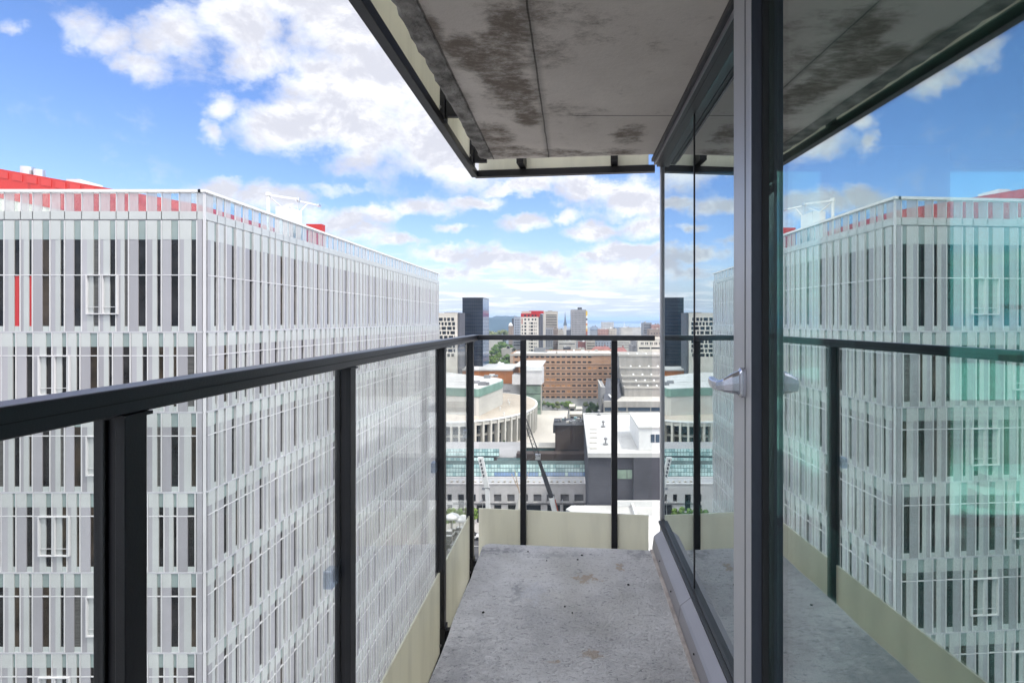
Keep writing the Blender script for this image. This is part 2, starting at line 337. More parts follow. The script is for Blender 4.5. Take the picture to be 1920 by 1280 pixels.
def concrete_soffit():
    m = bpy.data.materials.new('concrete_soffit'); m.use_nodes = True; nt = m.node_tree; p = nt.nodes['Principled BSDF']; N = nt.nodes.new; L = nt.links.new
    tc = N('ShaderNodeTexCoord'); O = tc.outputs['Object']; s = N('ShaderNodeSeparateXYZ'); L(O, s.inputs[0])
    def nz(scale, detail=6, rough=.6, dist=0, st=(1, 1, 1)):
        mp = N('ShaderNodeMapping'); mp.inputs['Scale'].default_value = st; L(O, mp.inputs[0])
        n = N('ShaderNodeTexNoise'); n.inputs['Scale'].default_value = scale; n.inputs['Detail'].default_value = detail; n.inputs['Roughness'].default_value = rough
        n.inputs['Distortion'].default_value = dist; L(mp.outputs[0], n.inputs['Vector']); return n.outputs[0]
    def mr(v, a, b, c, d, lin_=False):
        n = N('ShaderNodeMapRange'); n.interpolation_type = 'LINEAR' if lin_ else 'SMOOTHSTEP'; L(v, n.inputs[0])
        for i, q in enumerate((a, b, c, d)): n.inputs[1 + i].default_value = q
        return n.outputs[0]
    def mt(op, a, b):
        n = N('ShaderNodeMath'); n.operation = op
        for i, q in enumerate((a, b)):
            if isinstance(q, (int, float)): n.inputs[i].default_value = q
            else: L(q, n.inputs[i])
        return n.outputs[0]
    def mix(f, a, b):
        n = N('ShaderNodeMix'); n.data_type = 'RGBA'; L(f, n.inputs[0])
        for i, q in ((6, a), (7, b)):
            if isinstance(q, tuple): n.inputs[i].default_value = q
            else: L(q, n.inputs[i])
        return n.outputs[2]
    col = mix(mr(nz(1.3, 5), .35, .7, 0, 1), (0.66, 0.60, 0.55, 1), (0.80, 0.735, 0.68, 1))
    col = mix(mr(nz(7, 6, .6, .3, (1, .35, 1)), .45, .7, 0, .4), col, (0.74, 0.68, 0.63, 1))
    def zone(cx, cyy, rx, ry, k=1.0):
        mp = N('ShaderNodeVectorMath'); mp.operation = 'MULTIPLY_ADD'; L(O, mp.inputs[0]); mp.inputs[1].default_value = (1 / rx, 1 / ry, 0); mp.inputs[2].default_value = (-cx / rx, -cyy / ry, 0)
        ln = N('ShaderNodeVectorMath'); ln.operation = 'LENGTH'; L(mp.outputs[0], ln.inputs[0]); return mr(ln.outputs['Value'], 1.0, .3, 0, k)
    # wet patches: soffit point under pixel (px, py) sits at distance 1.05/((601-py)/1000)
    z = None
    for (px, py, rx, ry, k) in ((955, 60, .13, .30, 1.0), (880, 100, .16, .22, 1.05), (930, 120, .2, .4, .95), (960, 180, .2, .4, .9), (985, 215, .12, .25, 1.05), (925, 255, .18, .3, .9), (950, 285, .3, .2, .8), (1050, 288, .4, .12, .85), (1180, 255, .14, .3, .9), (1000, 20, .12, .16, .8), (1170, 285, .2, .12, .8), (800, 60, .10, .3, .85), (850, 180, .10, .4, .9), (1010, 100, .2, .25, .6), (1100, 40, .3, .2, .45), (1060, 210, .3, .2, .4)):
        Z = 1.05 / ((VY - py) / F); q = zone(X(px, Z), Z, rx, ry, k); z = q if z is None else mt('MAXIMUM', z, q)
    st = nz(11, 12, .78, .15, (.8, 1.2, 1)); st2 = nz(3.6, 6, .65, .1); sd_ = mt('ADD', mt('MULTIPLY', z, .40), mt('ADD', mt('MULTIPLY', mt('SUBTRACT', st, .5), 1.25), mt('MULTIPLY', mt('SUBTRACT', st2, .5), .55))); stain = mr(sd_, .06, .50, 0, .9)
    col = mix(stain, col, (0.16, 0.125, 0.10, 1))
    fl = mr(nz(40, 5, .7), .60, .74, 0, .55); col = mix(mt('MULTIPLY', fl, z), col, (0.72, 0.68, 0.63, 1))
    edge = mr(mt('ADD', s.outputs[0], mt('MULTIPLY', nz(5, 5), .10)), -.40, -.53, 0, .7); col = mix(edge, col, (0.24, 0.22, 0.205, 1))
    # formwork joints
    wob = mt('MULTIPLY', mt('SUBTRACT', nz(8, 4), .5), .010)
    jx = mt('ABSOLUTE', mt('ADD', mt('ADD', s.outputs[0], .1465), wob), 0); j1 = mr(jx, .0055, .0010, 0, .65)
    js = mr(jx, .035, .0, 0, .4)
    jy = mt('ABSOLUTE', mt('ADD', mt('SUBTRACT', s.outputs[1], 2.735), wob), 0); j2 = mt('MULTIPLY', mr(jy, .006, .002, 0, .8), mr(s.outputs[0], -.05, 0.06, 0, 1))
    jd = mt('ABSOLUTE', mt('ADD', mt('ADD', s.outputs[0], .507), mt('MULTIPLY', wob, .6)), 0); j3 = mr(jd, .007, .001, 0, .6)
    col = mix(js, col, (0.13, 0.12, 0.11, 1)); jj = mt('MAXIMUM', mt('MAXIMUM', j1, j2), j3); col = mix(jj, col, (0.03, 0.028, 0.026, 1))
    L(col, p.inputs['Base Color']); p.inputs['Roughness'].default_value = .85; p.inputs['Specular IOR Level'].default_value = .2
    h = mt('SUBTRACT', mt('ADD', mt('MULTIPLY', nz(50, 6, .7), .5), mt('MULTIPLY', st, .4)), mt('MULTIPLY', jj, 1.5))
    b = N('ShaderNodeBump'); b.inputs['Strength'].default_value = .5; b.inputs['Distance'].default_value = .01; L(h, b.inputs['Height']); L(b.outputs[0], p.inputs['Normal'])
    return m
M['soffit'] = concrete_soffit()
M['slab_edge'] = pm('slab_edge', (0.27, 0.255, 0.24), 0.9, 0.6, 12, 1.0, 40, spec=.2)

# ================================================================== THE BALCONY
GZ = CAMH - 45.0    # street level
# floor slab: slightly skewed end edge, worn corner, chipped arrises
def slab_outline(x_off, n=44, jag=0.004, seed=3):
    rnd = random.Random(seed); pts = []
    A = [(-.575, -2.5), (-.575, 3.43)]
    for i in range(n): 
        t = i / (n - 1); pts.append((-.575 + x_off + rnd.uniform(-jag, jag), -2.5 + t * 5.93))
    pts += [(-.562 + x_off, 3.462), (-.535 + x_off, 3.478)]
    for i in range(1, 20):
        t = i / 19; pts.append((-.535 + x_off + t * 1.09, 3.478 - t * .108 + rnd.uniform(-jag, jag) * .6))
    pts += [(0.56, -2.5)]
    return pts
mb = MB(); mb.prism(slab_outline(0), -.40, 0.0)
fl = structure(mb, 'floor', M['floor_concrete'], bevel=0.006)
# small drilled holes and scraps of grit on the slab
for i, (px, py, r) in enumerate(((1083, 1049, .006), (1091, 1041, .007), (990, 1034, .005), (1025, 1051, .004), (906, 1148, .007), (1059, 1137, .005), (1073, 1149, .004), (1178, 1096, .007))):
    Z = CAMH / ((py - VY) / F); mb = MB(); mb.lathe((X(px, Z), Z, 0.0005), [(r, 0), (r * .9, .004), (r * .4, .006)], 8)
    o = mb.build('pebble', M['gasket']); tag(o, 'small dark speck of grit lying on the concrete balcony floor', 'pebble', 'specks of grit on the balcony floor')
mb = MB(); mb.prism(slab_outline(-.008, 70, .008, 8), 2.5, 2.90)
structure(mb, 'ceiling', M['soffit'])
# ragged outer lip of the slab above
rnd = random.Random(5); mb = MB(); prev = None
for i in range(120):
    y = -2.5 + i * .0498; a = -.592 + rnd.uniform(-.007, .007); b = -.512 + rnd.uniform(-.0015, .0015); zz = 2.493 + rnd.uniform(-.004, .003)
    cur = [(a, y, zz + .006), (a + .012, y, zz), (b, y, 2.496), (b + .006, y, 2.502), (a, y, 2.86)]
    if prev:
        for k in range(4): mb.poly([prev[k], prev[k + 1], cur[k + 1], cur[k]])
        mb.poly([prev[4], prev[0], cur[0], cur[4]])
    prev = cur
structure(mb, 'ceiling_edge', M['slab_edge'])

# ---- railings -----------------------------------------------------
POSTS = [-1.64, -.403, .824, 1.663, 2.89, 3.727]       # near faces of the posts down the long side
XO, XI = -.7416, -.690                                  # outer / inner face of posts and rail
EL, ER = Vector((-.716, 3.945)), Vector((.592, 3.795))   # ends of the short side
ED = (ER - EL).normalized(); EN = Vector((-ED.y, ED.x))
def endp(t, n=0.0): p = EL + ED * t + EN * n; return p
def railing(base_z, label, top=True, bottom_rail=True, glass_on=True, name='balcony_railing'):
    t = thing(name, label, 'railing', (XO, 0, base_z))
    zb, z1, zc = base_z - .395, base_z + 1.346, base_z + .092
    if top:
        mb = MB(); mb.hex([(XO, -2.4, z1 - .042), (XI, -2.4, z1 - .042), (XI, 3.918, z1 - .042), (XO, 3.972, z1 - .042), (XO, -2.4, z1), (XI, -2.4, z1), (XI, 3.918, z1), (XO, 3.972, z1)])
        mb.build('top_rail', M['rail_top'], t, bevel=.003)
        p0, p1, q0, q1 = (XI + .0005, 3.918), (XO + .0005, 3.972), endp((ER - EL).length, .027), endp((ER - EL).length, -.027)
        mb = MB(); mb.hex([(p0[0], p0[1], z1 - .038), (q1.x, q1.y, z1 - .038), (q0.x, q0.y, z1 - .038), (p1[0], p1[1], z1 - .038), (p0[0], p0[1], z1 - .001), (q1.x, q1.y, z1 - .001), (q0.x, q0.y, z1 - .001), (p1[0], p1[1], z1 - .001)])
        mb.build('top_rail', M['rail_top'], t, bevel=.003)
        mb = MB(); mb.box(XI, XI + .0015, -2.4, 3.91, z1 - .0225, z1 - .0205); mb.build('rail_seam', M['gasket'], t)
    mb = MB(); mb.box(XO + .004, XI - .004, -2.4, 3.94, zb, zb + .05); mb.build('bottom_rail', M['black_metal'], t, bevel=.002)
    q0 = endp(.0); q1 = endp((ER - EL).length - .0); mb = MB(); mb.beam((q0.x, q0.y, zb + .0245), (q1.x, q1.y, zb + .0245), .05, .047); mb.build('bottom_rail', M['black_metal'], t, bevel=.002)
    for y in POSTS:
        mb = MB(); mb.box(XO + .002, XO + .018, y, y + .043, zb + .05, z1 - .044); mb.box(XO + .018, XI - .016, y + .008, y + .035, zb + .05, z1 - .044); mb.box(XI - .016, XI, y, y + .043, zb + .05, z1 - .044)
        p = mb.build('post', M['black_metal'], t, bevel=.0015)
        mb = MB(); mb.box(XO - .004, XI + .006, y - .012, y + .055, base_z - .363, base_z - .21); mb.box(XI + .0055, -.597, y + .004, y + .04, base_z - .34, base_z - .23)
        mb.build('bracket', M['black_metal'], p, bevel=.003)
        mb = MB(); mb.tube((XI - .02, y - .012, base_z - .3), (XI - .02, y - .02, base_z - .3), .008, n=8); mb.build('bolt', M['frame_grey'], p)
        if top:
            mb = MB(); mb.box(XO + .006, XI + .004, y - .006, y + .05, z1 - .048, z1 - .0425); mb.build('cap_plate', M['black_metal'], p)
    es = [(975 + 6, 0), (1151.5, 0)]
    for (px, _) in es:
        tt = next(k for k in [i * .001 for i in range(1400)] if endp(k).x / endp(k).y >= U(px))
        c = endp(tt); mb = MB(); mb.beam((c.x, c.y, zb + .048), (c.x, c.y, z1 - .040), .042, .046, up=(0, 1, 0)); p = mb.build('post', M['black_metal'], t, bevel=.002)
        f = endp(tt, -.10); mb = MB(); mb.beam((c.x, c.y, base_z - .28), (f.x, f.y - .045, base_z - .28), .05, .12)
        mb.build('bracket', M['black_metal'], p, bevel=.002)
    xg = -.716
    for a, b in zip(POSTS[:-1], POSTS[1:]):
        if glass_on:
            mb = MB(); mb.box(xg - .004, xg + .004, a + .052, b - .010, zc, z1 - .046); g = mb.build('glass_panel', M['rail_glass'], t)
            for (yy, sgn) in ((b - .012, -1),):
                mb = MB(); mb.box(xg - .034, xg - .0045, yy - .045, yy, base_z + .64, base_z + .695)
                if sgn < 0 or True: mb.build('clamp', M['clip'], g, bevel=.004)
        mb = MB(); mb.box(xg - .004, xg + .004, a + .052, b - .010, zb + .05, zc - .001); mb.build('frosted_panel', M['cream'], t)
    if True:
        L_ = (ER - EL).length; mb = MB(); a, b = endp(.03), endp(L_ - .02)
        if glass_on:
            mb.beam((a.x, a.y, (zc - .024 + z1 - .04) / 2), (b.x, b.y, (zc - .024 + z1 - .04) / 2), .008, (z1 - .04) - (zc - .024)); mb.build('glass_panel', M['rail_glass'], t)
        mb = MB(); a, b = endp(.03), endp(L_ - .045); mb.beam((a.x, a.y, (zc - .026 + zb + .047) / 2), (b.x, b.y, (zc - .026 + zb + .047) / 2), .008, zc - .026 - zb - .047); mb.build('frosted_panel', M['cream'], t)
    return t
railing(0.0, 'black metal railing with glass and cream panels around the balcony floor')
railing(2.90, 'railing of the storey above, its cream panels showing under the concrete ceiling')

# ---- fixed glazing along the right-hand side ----------------------
GX = .602
ww = thing('window_wall', 'fixed glazing in aluminium frame at the far end beside the glass door', 'window', (GX, 2.7, 0))
for (a, b) in ((1.62, 2.612), (2.626, 3.52)):
    mb = MB(); mb.box(GX, GX + .012, a, b, .14, 2.462); mb.build('glass_pane', M['fixed_glass'], ww)
mb = MB(); mb.box(GX - .003, GX + .02, 2.612, 2.626, .14, 2.462); mb.build('joint', M['gasket'], ww)
mb = MB(); mb.box(GX - .012, GX + .05, 3.523, 3.575, .04, 2.497); mb.build('corner_post', M['frame_light'], ww, bevel=.002)
for (a, b) in ((-2.5, 2.566), (2.571, 3.40)):
    mb = MB()
    prof = [(.512, .0), (.522, .078), (.532, .088), (.572, .118), (.588, .118), (.588, .0)]
    n = len(prof); bb = len(mb.v); mb.v += [(p[0], a, p[1]) for p in prof] + [(p[0], b, p[1]) for p in prof]
    mb.f.append(tuple(range(bb, bb + n))); mb.f.append(tuple(range(bb + n, bb + 2 * n)))
    for i in range(n): mb.f.append((bb + i, bb + (i + 1) % n, bb + n + (i + 1) % n, bb + n + i))
    s_ = mb.build('sill', M['frame_grey'], ww, bevel=.002)
    for k in range(int((b - a) / .35)):
        mb = MB(); yy = a + .2 + k * .35; mb.tube((.5165, yy, .045), (.512, yy, .0455), .004, n=8); mb.build('screw', M['gasket'], s_)
mb = MB(); mb.box(.5725, .600, -2.5, 3.52, .1185, .132); mb.box(.590, .625, -2.5, 3.52, .132, .14); mb.build('glazing_bead', M['frame_dark'], ww)
mb = MB(); mb.box(.515, .535, -2.5, 3.45, 2.475, 2.499); mb.box(.5355, .56, -2.5, 3.47, 2.462, 2.499); mb.box(.5605, .625, -2.5, 3.52, 2.463, 2.499); mb.build('head_frame', M['frame_dark'], ww, bevel=.003)
mb = MB(); mb.box(.533, .5385, -2.5, 3.46, 2.456, 2.4745); mb.build('drip_trim', M['frame_grey'], ww)
mb = MB(); mb.box(.494, .5115, -2.5, 3.36, 0.0005, .011); mb.build('sealant', pm('sealant', (.33, .29, .27), .8, .3, 14), ww)
# ---- the glass door, ajar by three degrees ------------------------
DA = R(-2.4); dt = Vector((math.sin(DA), math.cos(DA))); dn = Vector((math.cos(DA), -math.sin(DA)))   # along the door, into the room
D0 = Vector((.474, 1.200))
def dpt(s, n, z): p = D0 + dt * s + dn * n; return (p.x, p.y, z)
def dbox(mb, s0, s1, n0, n1, z0, z1):
    mb.hex([dpt(s0, n0, z0), dpt(s0, n1, z0), dpt(s1, n1, z0), dpt(s1, n0, z0), dpt(s0, n0, z1), dpt(s0, n1, z1), dpt(s1, n1, z1), dpt(s1, n0, z1)])
dr = thing('glass_door', 'tall glass balcony door with grey aluminium stile and lever handle, slightly ajar', 'door', dpt(-1.5, 0, .12))
mb = MB(); dbox(mb, .036, .153, -.058, -.015, .125, 2.455); mb.build('stile', M['frame_light'], dr, bevel=.002)
mb = MB(); dbox(mb, .071, .074, -.0590, -.0575, .125, 2.455); mb.build('seam', M['frame_dark'], dr)
mb = MB(); dbox(mb, .0348, .036, -.0572, -.0335, .125, 2.455); mb.build('stile_shade', pm('stile_shade', (0.040, 0.047, 0.064), .45, .05, 5), dr)  # thin dark sheet that paints the shadow on the stile's near face
mb = MB(); dbox(mb, .0275, .0358, -.0335, -.0005, .125, 2.455); mb.build('gasket', M['gasket'], dr)
mb = MB(); dbox(mb, -1.42, .026, -.020, -.014, .20, 2.40); mb.build('glass_pane', M['door_glass'], dr)
mb = MB(); a_ = math.tan(R(.55)); q = [(-1.42, .004 + a_ * 1.44), (.026, .004), (.026, .010), (-1.42, .010 + a_ * 1.44)]; mb.prism([dpt(s_, n_, 0)[:2] for s_, n_ in q], .20, 2.40); mb.build('inner_pane', M['inner_glass'], dr)
mb = MB(); dbox(mb, -1.5, -.0, -.03, .02, .125, .198); mb.build('bottom_stile', M['frame_dark'], dr)
mb = MB(); dbox(mb, -1.5, -.0, -.03, .02, 2.402, 2.455); mb.build('head_stile', M['frame_dark'], dr)
mb = MB(); dbox(mb, -1.5, -1.42, -.05, .02, .2, 2.40); mb.build('hinge_stile', M['frame_light'], dr)
mb = MB(); dbox(mb, .155, .159, -.022, 0.0, .125, 2.455); mb.build('weather_strip', M['frame_light'], dr)
# lever handle
def handle():
    zc = H(716, 1.285)
    mb = MB(); s0, s1 = .062, .088
    n = 20; ring = []
    for i in range(n):
        a = 2 * math.pi * i / n; cs, sn = math.cos(a), math.sin(a)
        ring.append(((s0 + s1) / 2 + (s1 - s0) / 2 * cs, zc + .024 * (1 if sn > 0 else -1) * (abs(sn) > .001) * 1.0 * (1 if abs(sn) > .2 else abs(sn) * 5) + .012 * sn))
    b = len(mb.v)
    for nn, k in ((-.0585, 1.0), (-.069, 1.0), (-.0735, .8)):
        for (s_, z_) in ring: mb.v.append(dpt((s0 + s1) / 2 + (s_ - (s0 + s1) / 2) * k, nn, zc + (z_ - zc) * k))
    for r in range(2):
        for i in range(n): j = (i + 1) % n; mb.f.append((b + r * n + i, b + r * n + j, b + (r + 1) * n + j, b + (r + 1) * n + i))
    mb.f.append(tuple(b + 2 * n + i for i in range(n)))
    h = mb.build('handle', M['chrome'], dr, smooth=False, bevel=.001)
    mb = MB(); path = [(0.0760, -0.0722, zc +0.0000, 0.0132, 0.0285), (0.0768, -0.0897, zc -0.0020, 0.0128, 0.0234), (0.0806, -0.1034, zc -0.0060, 0.0132, 0.0164), (0.0950, -0.1110, zc -0.0090, 0.0120, 0.0119), (0.1216, -0.1132, zc -0.0090, 0.0108, 0.0119), (0.1520, -0.1117, zc -0.0070, 0.0100, 0.0119), (0.1687, -0.1094, zc -0.0040, 0.0084, 0.0102)]
    rings = []
    for i, (s_, nn, z_, rw, rh) in enumerate(path):
        p0 = path[max(0, i - 1)]; p1 = path[min(len(path) - 1, i + 1)]
        tx, ty = p1[0] - p0[0], p1[1] - p0[1]; l = math.hypot(tx, ty); ax, ay = -ty / l, tx / l
        b = len(mb.v); rings.append(b)
        for k in range(14):
            a = 2 * math.pi * k / 14; cq = math.copysign(abs(math.cos(a)) ** .5, math.cos(a)); sq = math.copysign(abs(math.sin(a)) ** .5, math.sin(a)); mb.v.append(dpt(s_ + ax * rw * cq, nn + ay * rw * cq, z_ + rh * sq))
    for a_, b_ in zip(rings, rings[1:]):
        for k in range(14): j = (k + 1) % 14; mb.f.append((a_ + k, a_ + j, b_ + j, b_ + k))
    mb.f.append(tuple(rings[-1] + k for k in range(14))); mb.f.append(tuple(reversed([rings[0] + k for k in range(14)])))
    mb.build('lever', M['chrome'], h, bevel=.0025)
handle()

# ---- the room behind the glass (dark, with windows at its far end) -
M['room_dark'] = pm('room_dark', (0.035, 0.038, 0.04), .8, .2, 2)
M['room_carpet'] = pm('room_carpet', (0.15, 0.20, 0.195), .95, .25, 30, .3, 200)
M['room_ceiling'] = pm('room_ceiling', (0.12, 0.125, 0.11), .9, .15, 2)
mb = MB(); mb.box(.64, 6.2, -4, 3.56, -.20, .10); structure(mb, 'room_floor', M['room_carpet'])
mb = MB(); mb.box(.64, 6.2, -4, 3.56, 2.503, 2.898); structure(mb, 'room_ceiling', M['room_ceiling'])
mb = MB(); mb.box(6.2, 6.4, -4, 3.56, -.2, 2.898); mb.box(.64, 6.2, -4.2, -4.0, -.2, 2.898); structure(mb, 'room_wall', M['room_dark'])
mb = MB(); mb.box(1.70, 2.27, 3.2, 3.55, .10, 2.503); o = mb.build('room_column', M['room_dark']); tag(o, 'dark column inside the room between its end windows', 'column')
for (a, b, lab) in ((.66, 1.69, 'tinted end window of the room nearest the balcony'), (2.28, 6.19, 'tinted end window of the room beyond the dark column')):
    t = thing('room_window', lab, 'window', (a, 3.53, .1))
    mb = MB(); mb.box(a + .04, b - .04, 3.52, 3.532, .16, 2.44); mb.build('glass_pane', M['room_glass'], t)
    mb = MB(); mb.box(a, b, 3.50, 3.55, .101, .16); mb.box(a, b, 3.50, 3.55, 2.44, 2.502); mb.box(a, a + .04, 3.50, 3.55, .16, 2.44); mb.box(b - .04, b, 3.50, 3.55, .16, 2.44); mb.build('frame', M['frame_dark'], t)
# the tower's own body below and above the storey of the balcony
M['tower_clad'] = pm('tower_clad', (0.30, 0.29, 0.28), .7, .1, .5)
tw = thing('tower_body', 'pale clad tower that carries the balcony, beneath its glass door', 'building', (3, 0, GZ))
mb = MB(); mb.box(.62, 6.4, -4.2, 3.56, GZ, -.203); mb.build('lower_storeys', M['tower_clad'], tw)
mb = MB(); mb.box(.62, 6.4, -4.2, 3.56, 2.90, 6.0); mb.build('upper_storey', M['tower_clad'], tw)

# ================================================================== GROUND AND WATER
def ground_mat():
    m = pm('ground', (0.16, 0.16, 0.155), .95, .35, .012, spec=.2, detail=10)
    return m
mb = MB(); n = 24; S = 14000.0
mb.poly([(-S, -3000, GZ), (S, -3000, GZ), (S, 14000, GZ), (-S, 14000, GZ)])
structure(mb, 'ground', ground_mat())
M['asphalt'] = pm('asphalt', (0.075, 0.075, 0.08), .9, .2, .3, spec=.3)
M['paint_white'] = pm('paint_white', (0.75, 0.75, 0.73), .6, .1, 1)
M['paving'] = pm('paving', (0.36, 0.35, 0.33), .85, .15, .25)
M['water'] = pm('water', (0.16, 0.21, 0.26), .25, .12, .002, bump=.15, bscale=.02, spec=.5)
mb = MB(); mb.poly([(-600, 3700, GZ + .5), (6000, 3500, GZ + .5), (9000, 10500, GZ + .5), (-600, 9000, GZ + .5)]); structure(mb, 'water', M['water'])
mb = MB(); mb.poly([(-18.0, -60, GZ + .05), (-2, -60, GZ + .05), (-2, 100, GZ + .05), (-18.0, 100, GZ + .05)]); structure(mb, 'road', M['asphalt'])
mb = MB(); mb.poly([(-120, 100, GZ + .055), (90, 100, GZ + .055), (90, 113, GZ + .055), (-120, 113, GZ + .055)]); structure(mb, 'road', M['asphalt'])
mb = MB()
for i in range(30): mb.box(-10.1, -9.9, -50 + i * 5, -47.5 + i * 5, GZ + .054, GZ + .058)
for i in range(30): mb.box(-110 + i * 6, -107 + i * 6, 106.4, 106.55, GZ + .059, GZ + .063)
structure(mb, 'lane_marking', M['paint_white'])
mb = MB(); mb.box(-120, 90, 113.02, 118, GZ, GZ + .14); mb.box(-2, 12, -60, 99, GZ, GZ + .14); structure(mb, 'pavement', M['paving'])
def hill(name, x0, x1, y, depth, h, prof, mat, seed):
    rnd = random.Random(seed); mb = MB(); n = 60; rows = []
    for i in range(n + 1):
        t = i / n; x = x0 + (x1 - x0) * t; hh = h * prof(t) * (1 + rnd.uniform(-.03, .03)); rows.append([(x, y, GZ), (x, y + depth * .35, GZ + hh * .8), (x, y + depth * .6, GZ + hh), (x, y + depth, GZ)])
    for a, b in zip(rows, rows[1:]):
        for k in range(3): mb.poly([a[k], b[k], b[k + 1], a[k + 1]])
    return structure(mb, name, mat, smooth=True)
M['hill'] = pm('hill', (0.012, 0.032, 0.035), .95, .2, .01)
M['far_land'] = pm('far_land', (0.02, 0.04, 0.05), .95, .25, .003)
hill('hill', -1400, X(1003, 2150), 1900, 800, 59, lambda t: (1.0 if t < .985 else .5) * (1.0 + (0.10 if .845 < t < .925 else 0)) * (0.9 + .1 * min(1, t * 3)), M['hill'], 2)
hill('hill', -1500, 6000, 9300, 2500, 62, lambda t: .55 + .45 * abs(math.sin(t * 9)), M['far_land'], 4)
hill('hill', X(1145, 8400), 2600, 8400, 600, 50, lambda t: .5 + .5 * math.sin(t * 3.14), M['far_land'], 9)

# ================================================================== THE FRITTED-GLASS BUILDING ON THE LEFT
LX, LY = -18.60, 27.0                     # its near corner
LLEN, LWID = 47.7, 30.0                   # along the street, and towards the left
ROOF = CAMH + 5.1; TOP = CAMH + 6.62
def mixed(name, col, rough, spec, var=.05, scale=.5, coat=0.0, stretch=(1, 1, 1)):
    return pm(name, col, rough, var, scale, spec=spec, coat=coat, stretch=stretch)
M['frit_a'] = mixed('frit_a', (0.31, 0.305, 0.322), .12, .5, .04, .8)
M['frit_b'] = mixed('frit_b', (0.405, 0.42, 0.412), .12, .5, .04, .8)
M['frit_top'] = mixed('frit_top', (0.43, 0.445, 0.435), .12, .5, .04, .8)
M['spandrel'] = mixed('spandrel', (0.222, 0.274, 0.263), .08, .55, .08, .8)
M['sill_band'] = mixed('sill_band', (0.407, 0.437, 0.422), .12, .5, .05, .8)
M['fin'] = mixed('fin', (0.54, 0.535, 0.54), .45, .4, .03, 1)
M['ledge'] = mixed('ledge', (0.40, 0.40, 0.42), .5, .4, .05, 1)
M['dark_glass'] = pm('dark_glass', (0.016, 0.015, 0.015), .04, .9, .8, spec=.3, detail=8)
M['dark_glass_warm'] = pm('dark_glass_warm', (0.035, 0.026, 0.018), .04, .8, .8, spec=.3, detail=8)
M['dark_glass_red'] = pm('dark_glass_red', (0.42, 0.02, 0.02), .06, .2, .5, spec=.6)
M['core'] = pm('core', (0.25, 0.25, 0.26), .7, .1, .5)
M['screen'] = translucent('screen', (0.55, 0.57, 0.58), .45, .3, .1)
M['clear_screen'] = glass('clear_screen', (0.88, 0.93, 0.92), .06, 1, 5)
M['red_clad'] = banded('red_clad', (0.34, 0.012, 0.010), (0.42, 0.018, 0.014), 0, 2.2, .92, .45)
M['rib_cream'] = banded('rib_cream', (0.62, 0.60, 0.54), (0.5, 0.48, 0.43), 0, .5, .5, .6)
M['white_paint'] = pm('white_paint', (0.64, 0.64, 0.63), .5, .05, 1)
M['galv'] = pm('galv', (0.55, 0.56, 0.57), .3, .1, 2, metal=.8)
for n_, c_, k_ in (('frit_a_dull', (0.31, 0.305, 0.322), .90), ('frit_b_dull', (0.405, 0.42, 0.412), .92), ('frit_a_pale', (0.31, 0.305, 0.322), 1.12)):
    M[n_] = mixed(n_, tuple(q * k_ for q in c_), .16, .5, .07, .8, stretch=(1, 1, .2))
M['dark_glass_blind'] = pm('dark_glass_blind', (0.085, 0.083, 0.078), .05, .3, 2.5, spec=.3, stretch=(.2, .2, 6))
PATA = [(38, (38, 64), (64, 97), (97, 127), 135), (135, (140, 155), (155, 185), (185, 203), 208), (208, (212, 265), None, (265, 303), 313), (313, (317, 345), (345, 373), (373, 393), 400), (400, (405, 455), None, (455, 497), 502), (502, (505, 535), (535, 572), (572, 605), 608), (608, (612, 632), (632, 670), (670, 702), 708), (708, (713, 735), (735, 757), (757, 778), 783), (783, (787, 840), None, (840, 885), 890), (890, (894, 925), (925, 952), (952, 972), 980), (980, (985, 1037), None, (1037, 1080), 1085), (1085, (1090, 1115), (1115, 1157), (1157, 1188), 1192)]
PATB = [(20, (25, 60), (60, 88), (88, 107), 110), (110, (115, 170), None, (170, 210), 212), (212, (217, 250), (250, 287), (287, 318), 325), (325, (330, 352), (352, 383), (383, 412), 415), (415, (420, 440), (440, 470), (470, 490), 493), (493, (498, 552), None, (552, 595), 600), (600, (605, 635), (635, 663), (663, 682), 688), (688, (693, 747), None, (747, 788), 793), (793, (800, 832), (832, 865), (865, 893), 898), (898, (903, 925), (925, 962), (962, 992), 996), (996, (1000, 1025), (1025, 1050), (1050, 1072), 1075), (1075, (1080, 1135), None, (1135, 1177), 1182)]
K = 0.0084375
def bays(face, floor):
    """(a0,a1,b0,b1,d0,d1,fin) distances along the wall from the corner"""
    pat = PATA if floor % 2 == 0 else PATB; out = []
    per = pat[-1][4] - pat[0][0]
    if face == 'left':
        length = LWID
        for rep in range(0, 6):
            for (f0, a, b, d, f1) in reversed(pat):
                g = lambda c: (1232 - c + rep * per) * K
                if g(f0) > length: continue
                out.append((g(a[1]), g(a[0]), (g(b[1]), g(b[0])) if b else None, g(d[1]), g(d[0]), g(f1)))
    else:
        length = LLEN
        for rep in range(0, 8):
            for (f0, a, b, d, f1) in pat:
                g = lambda c: (c - pat[0][0] + rep * per) * K + .10
                if g(f1) > length - .1: continue
                out.append((g(a[0]), g(a[1]), (g(b[0]), g(b[1])) if b else None, g(d[0]), g(d[1]), g(f1)))
    return out
def fmap(face, u, n, z):
    return (LX - u, LY - n, z) if face == 'left' else (LX + n, LY + u, z)
def fbox(mb, face, u0, u1, n0, n1, z0, z1, tilt=(0, 0)):
    a, b = tilt
    mb.hex([fmap(face, u0, n0, z0), fmap(face, u1, n0, z0), fmap(face, u1, n1 + b, z0), fmap(face, u0, n1, z0), fmap(face, u0, n0, z1), fmap(face, u1, n0, z1), fmap(face, u1, n1 + a + b, z1), fmap(face, u0, n1 + a, z1)])
fg = thing('office_building', 'long white building clad in striped frosted glass, with red rooftop, across the street', 'building', (LX, LY, GZ))
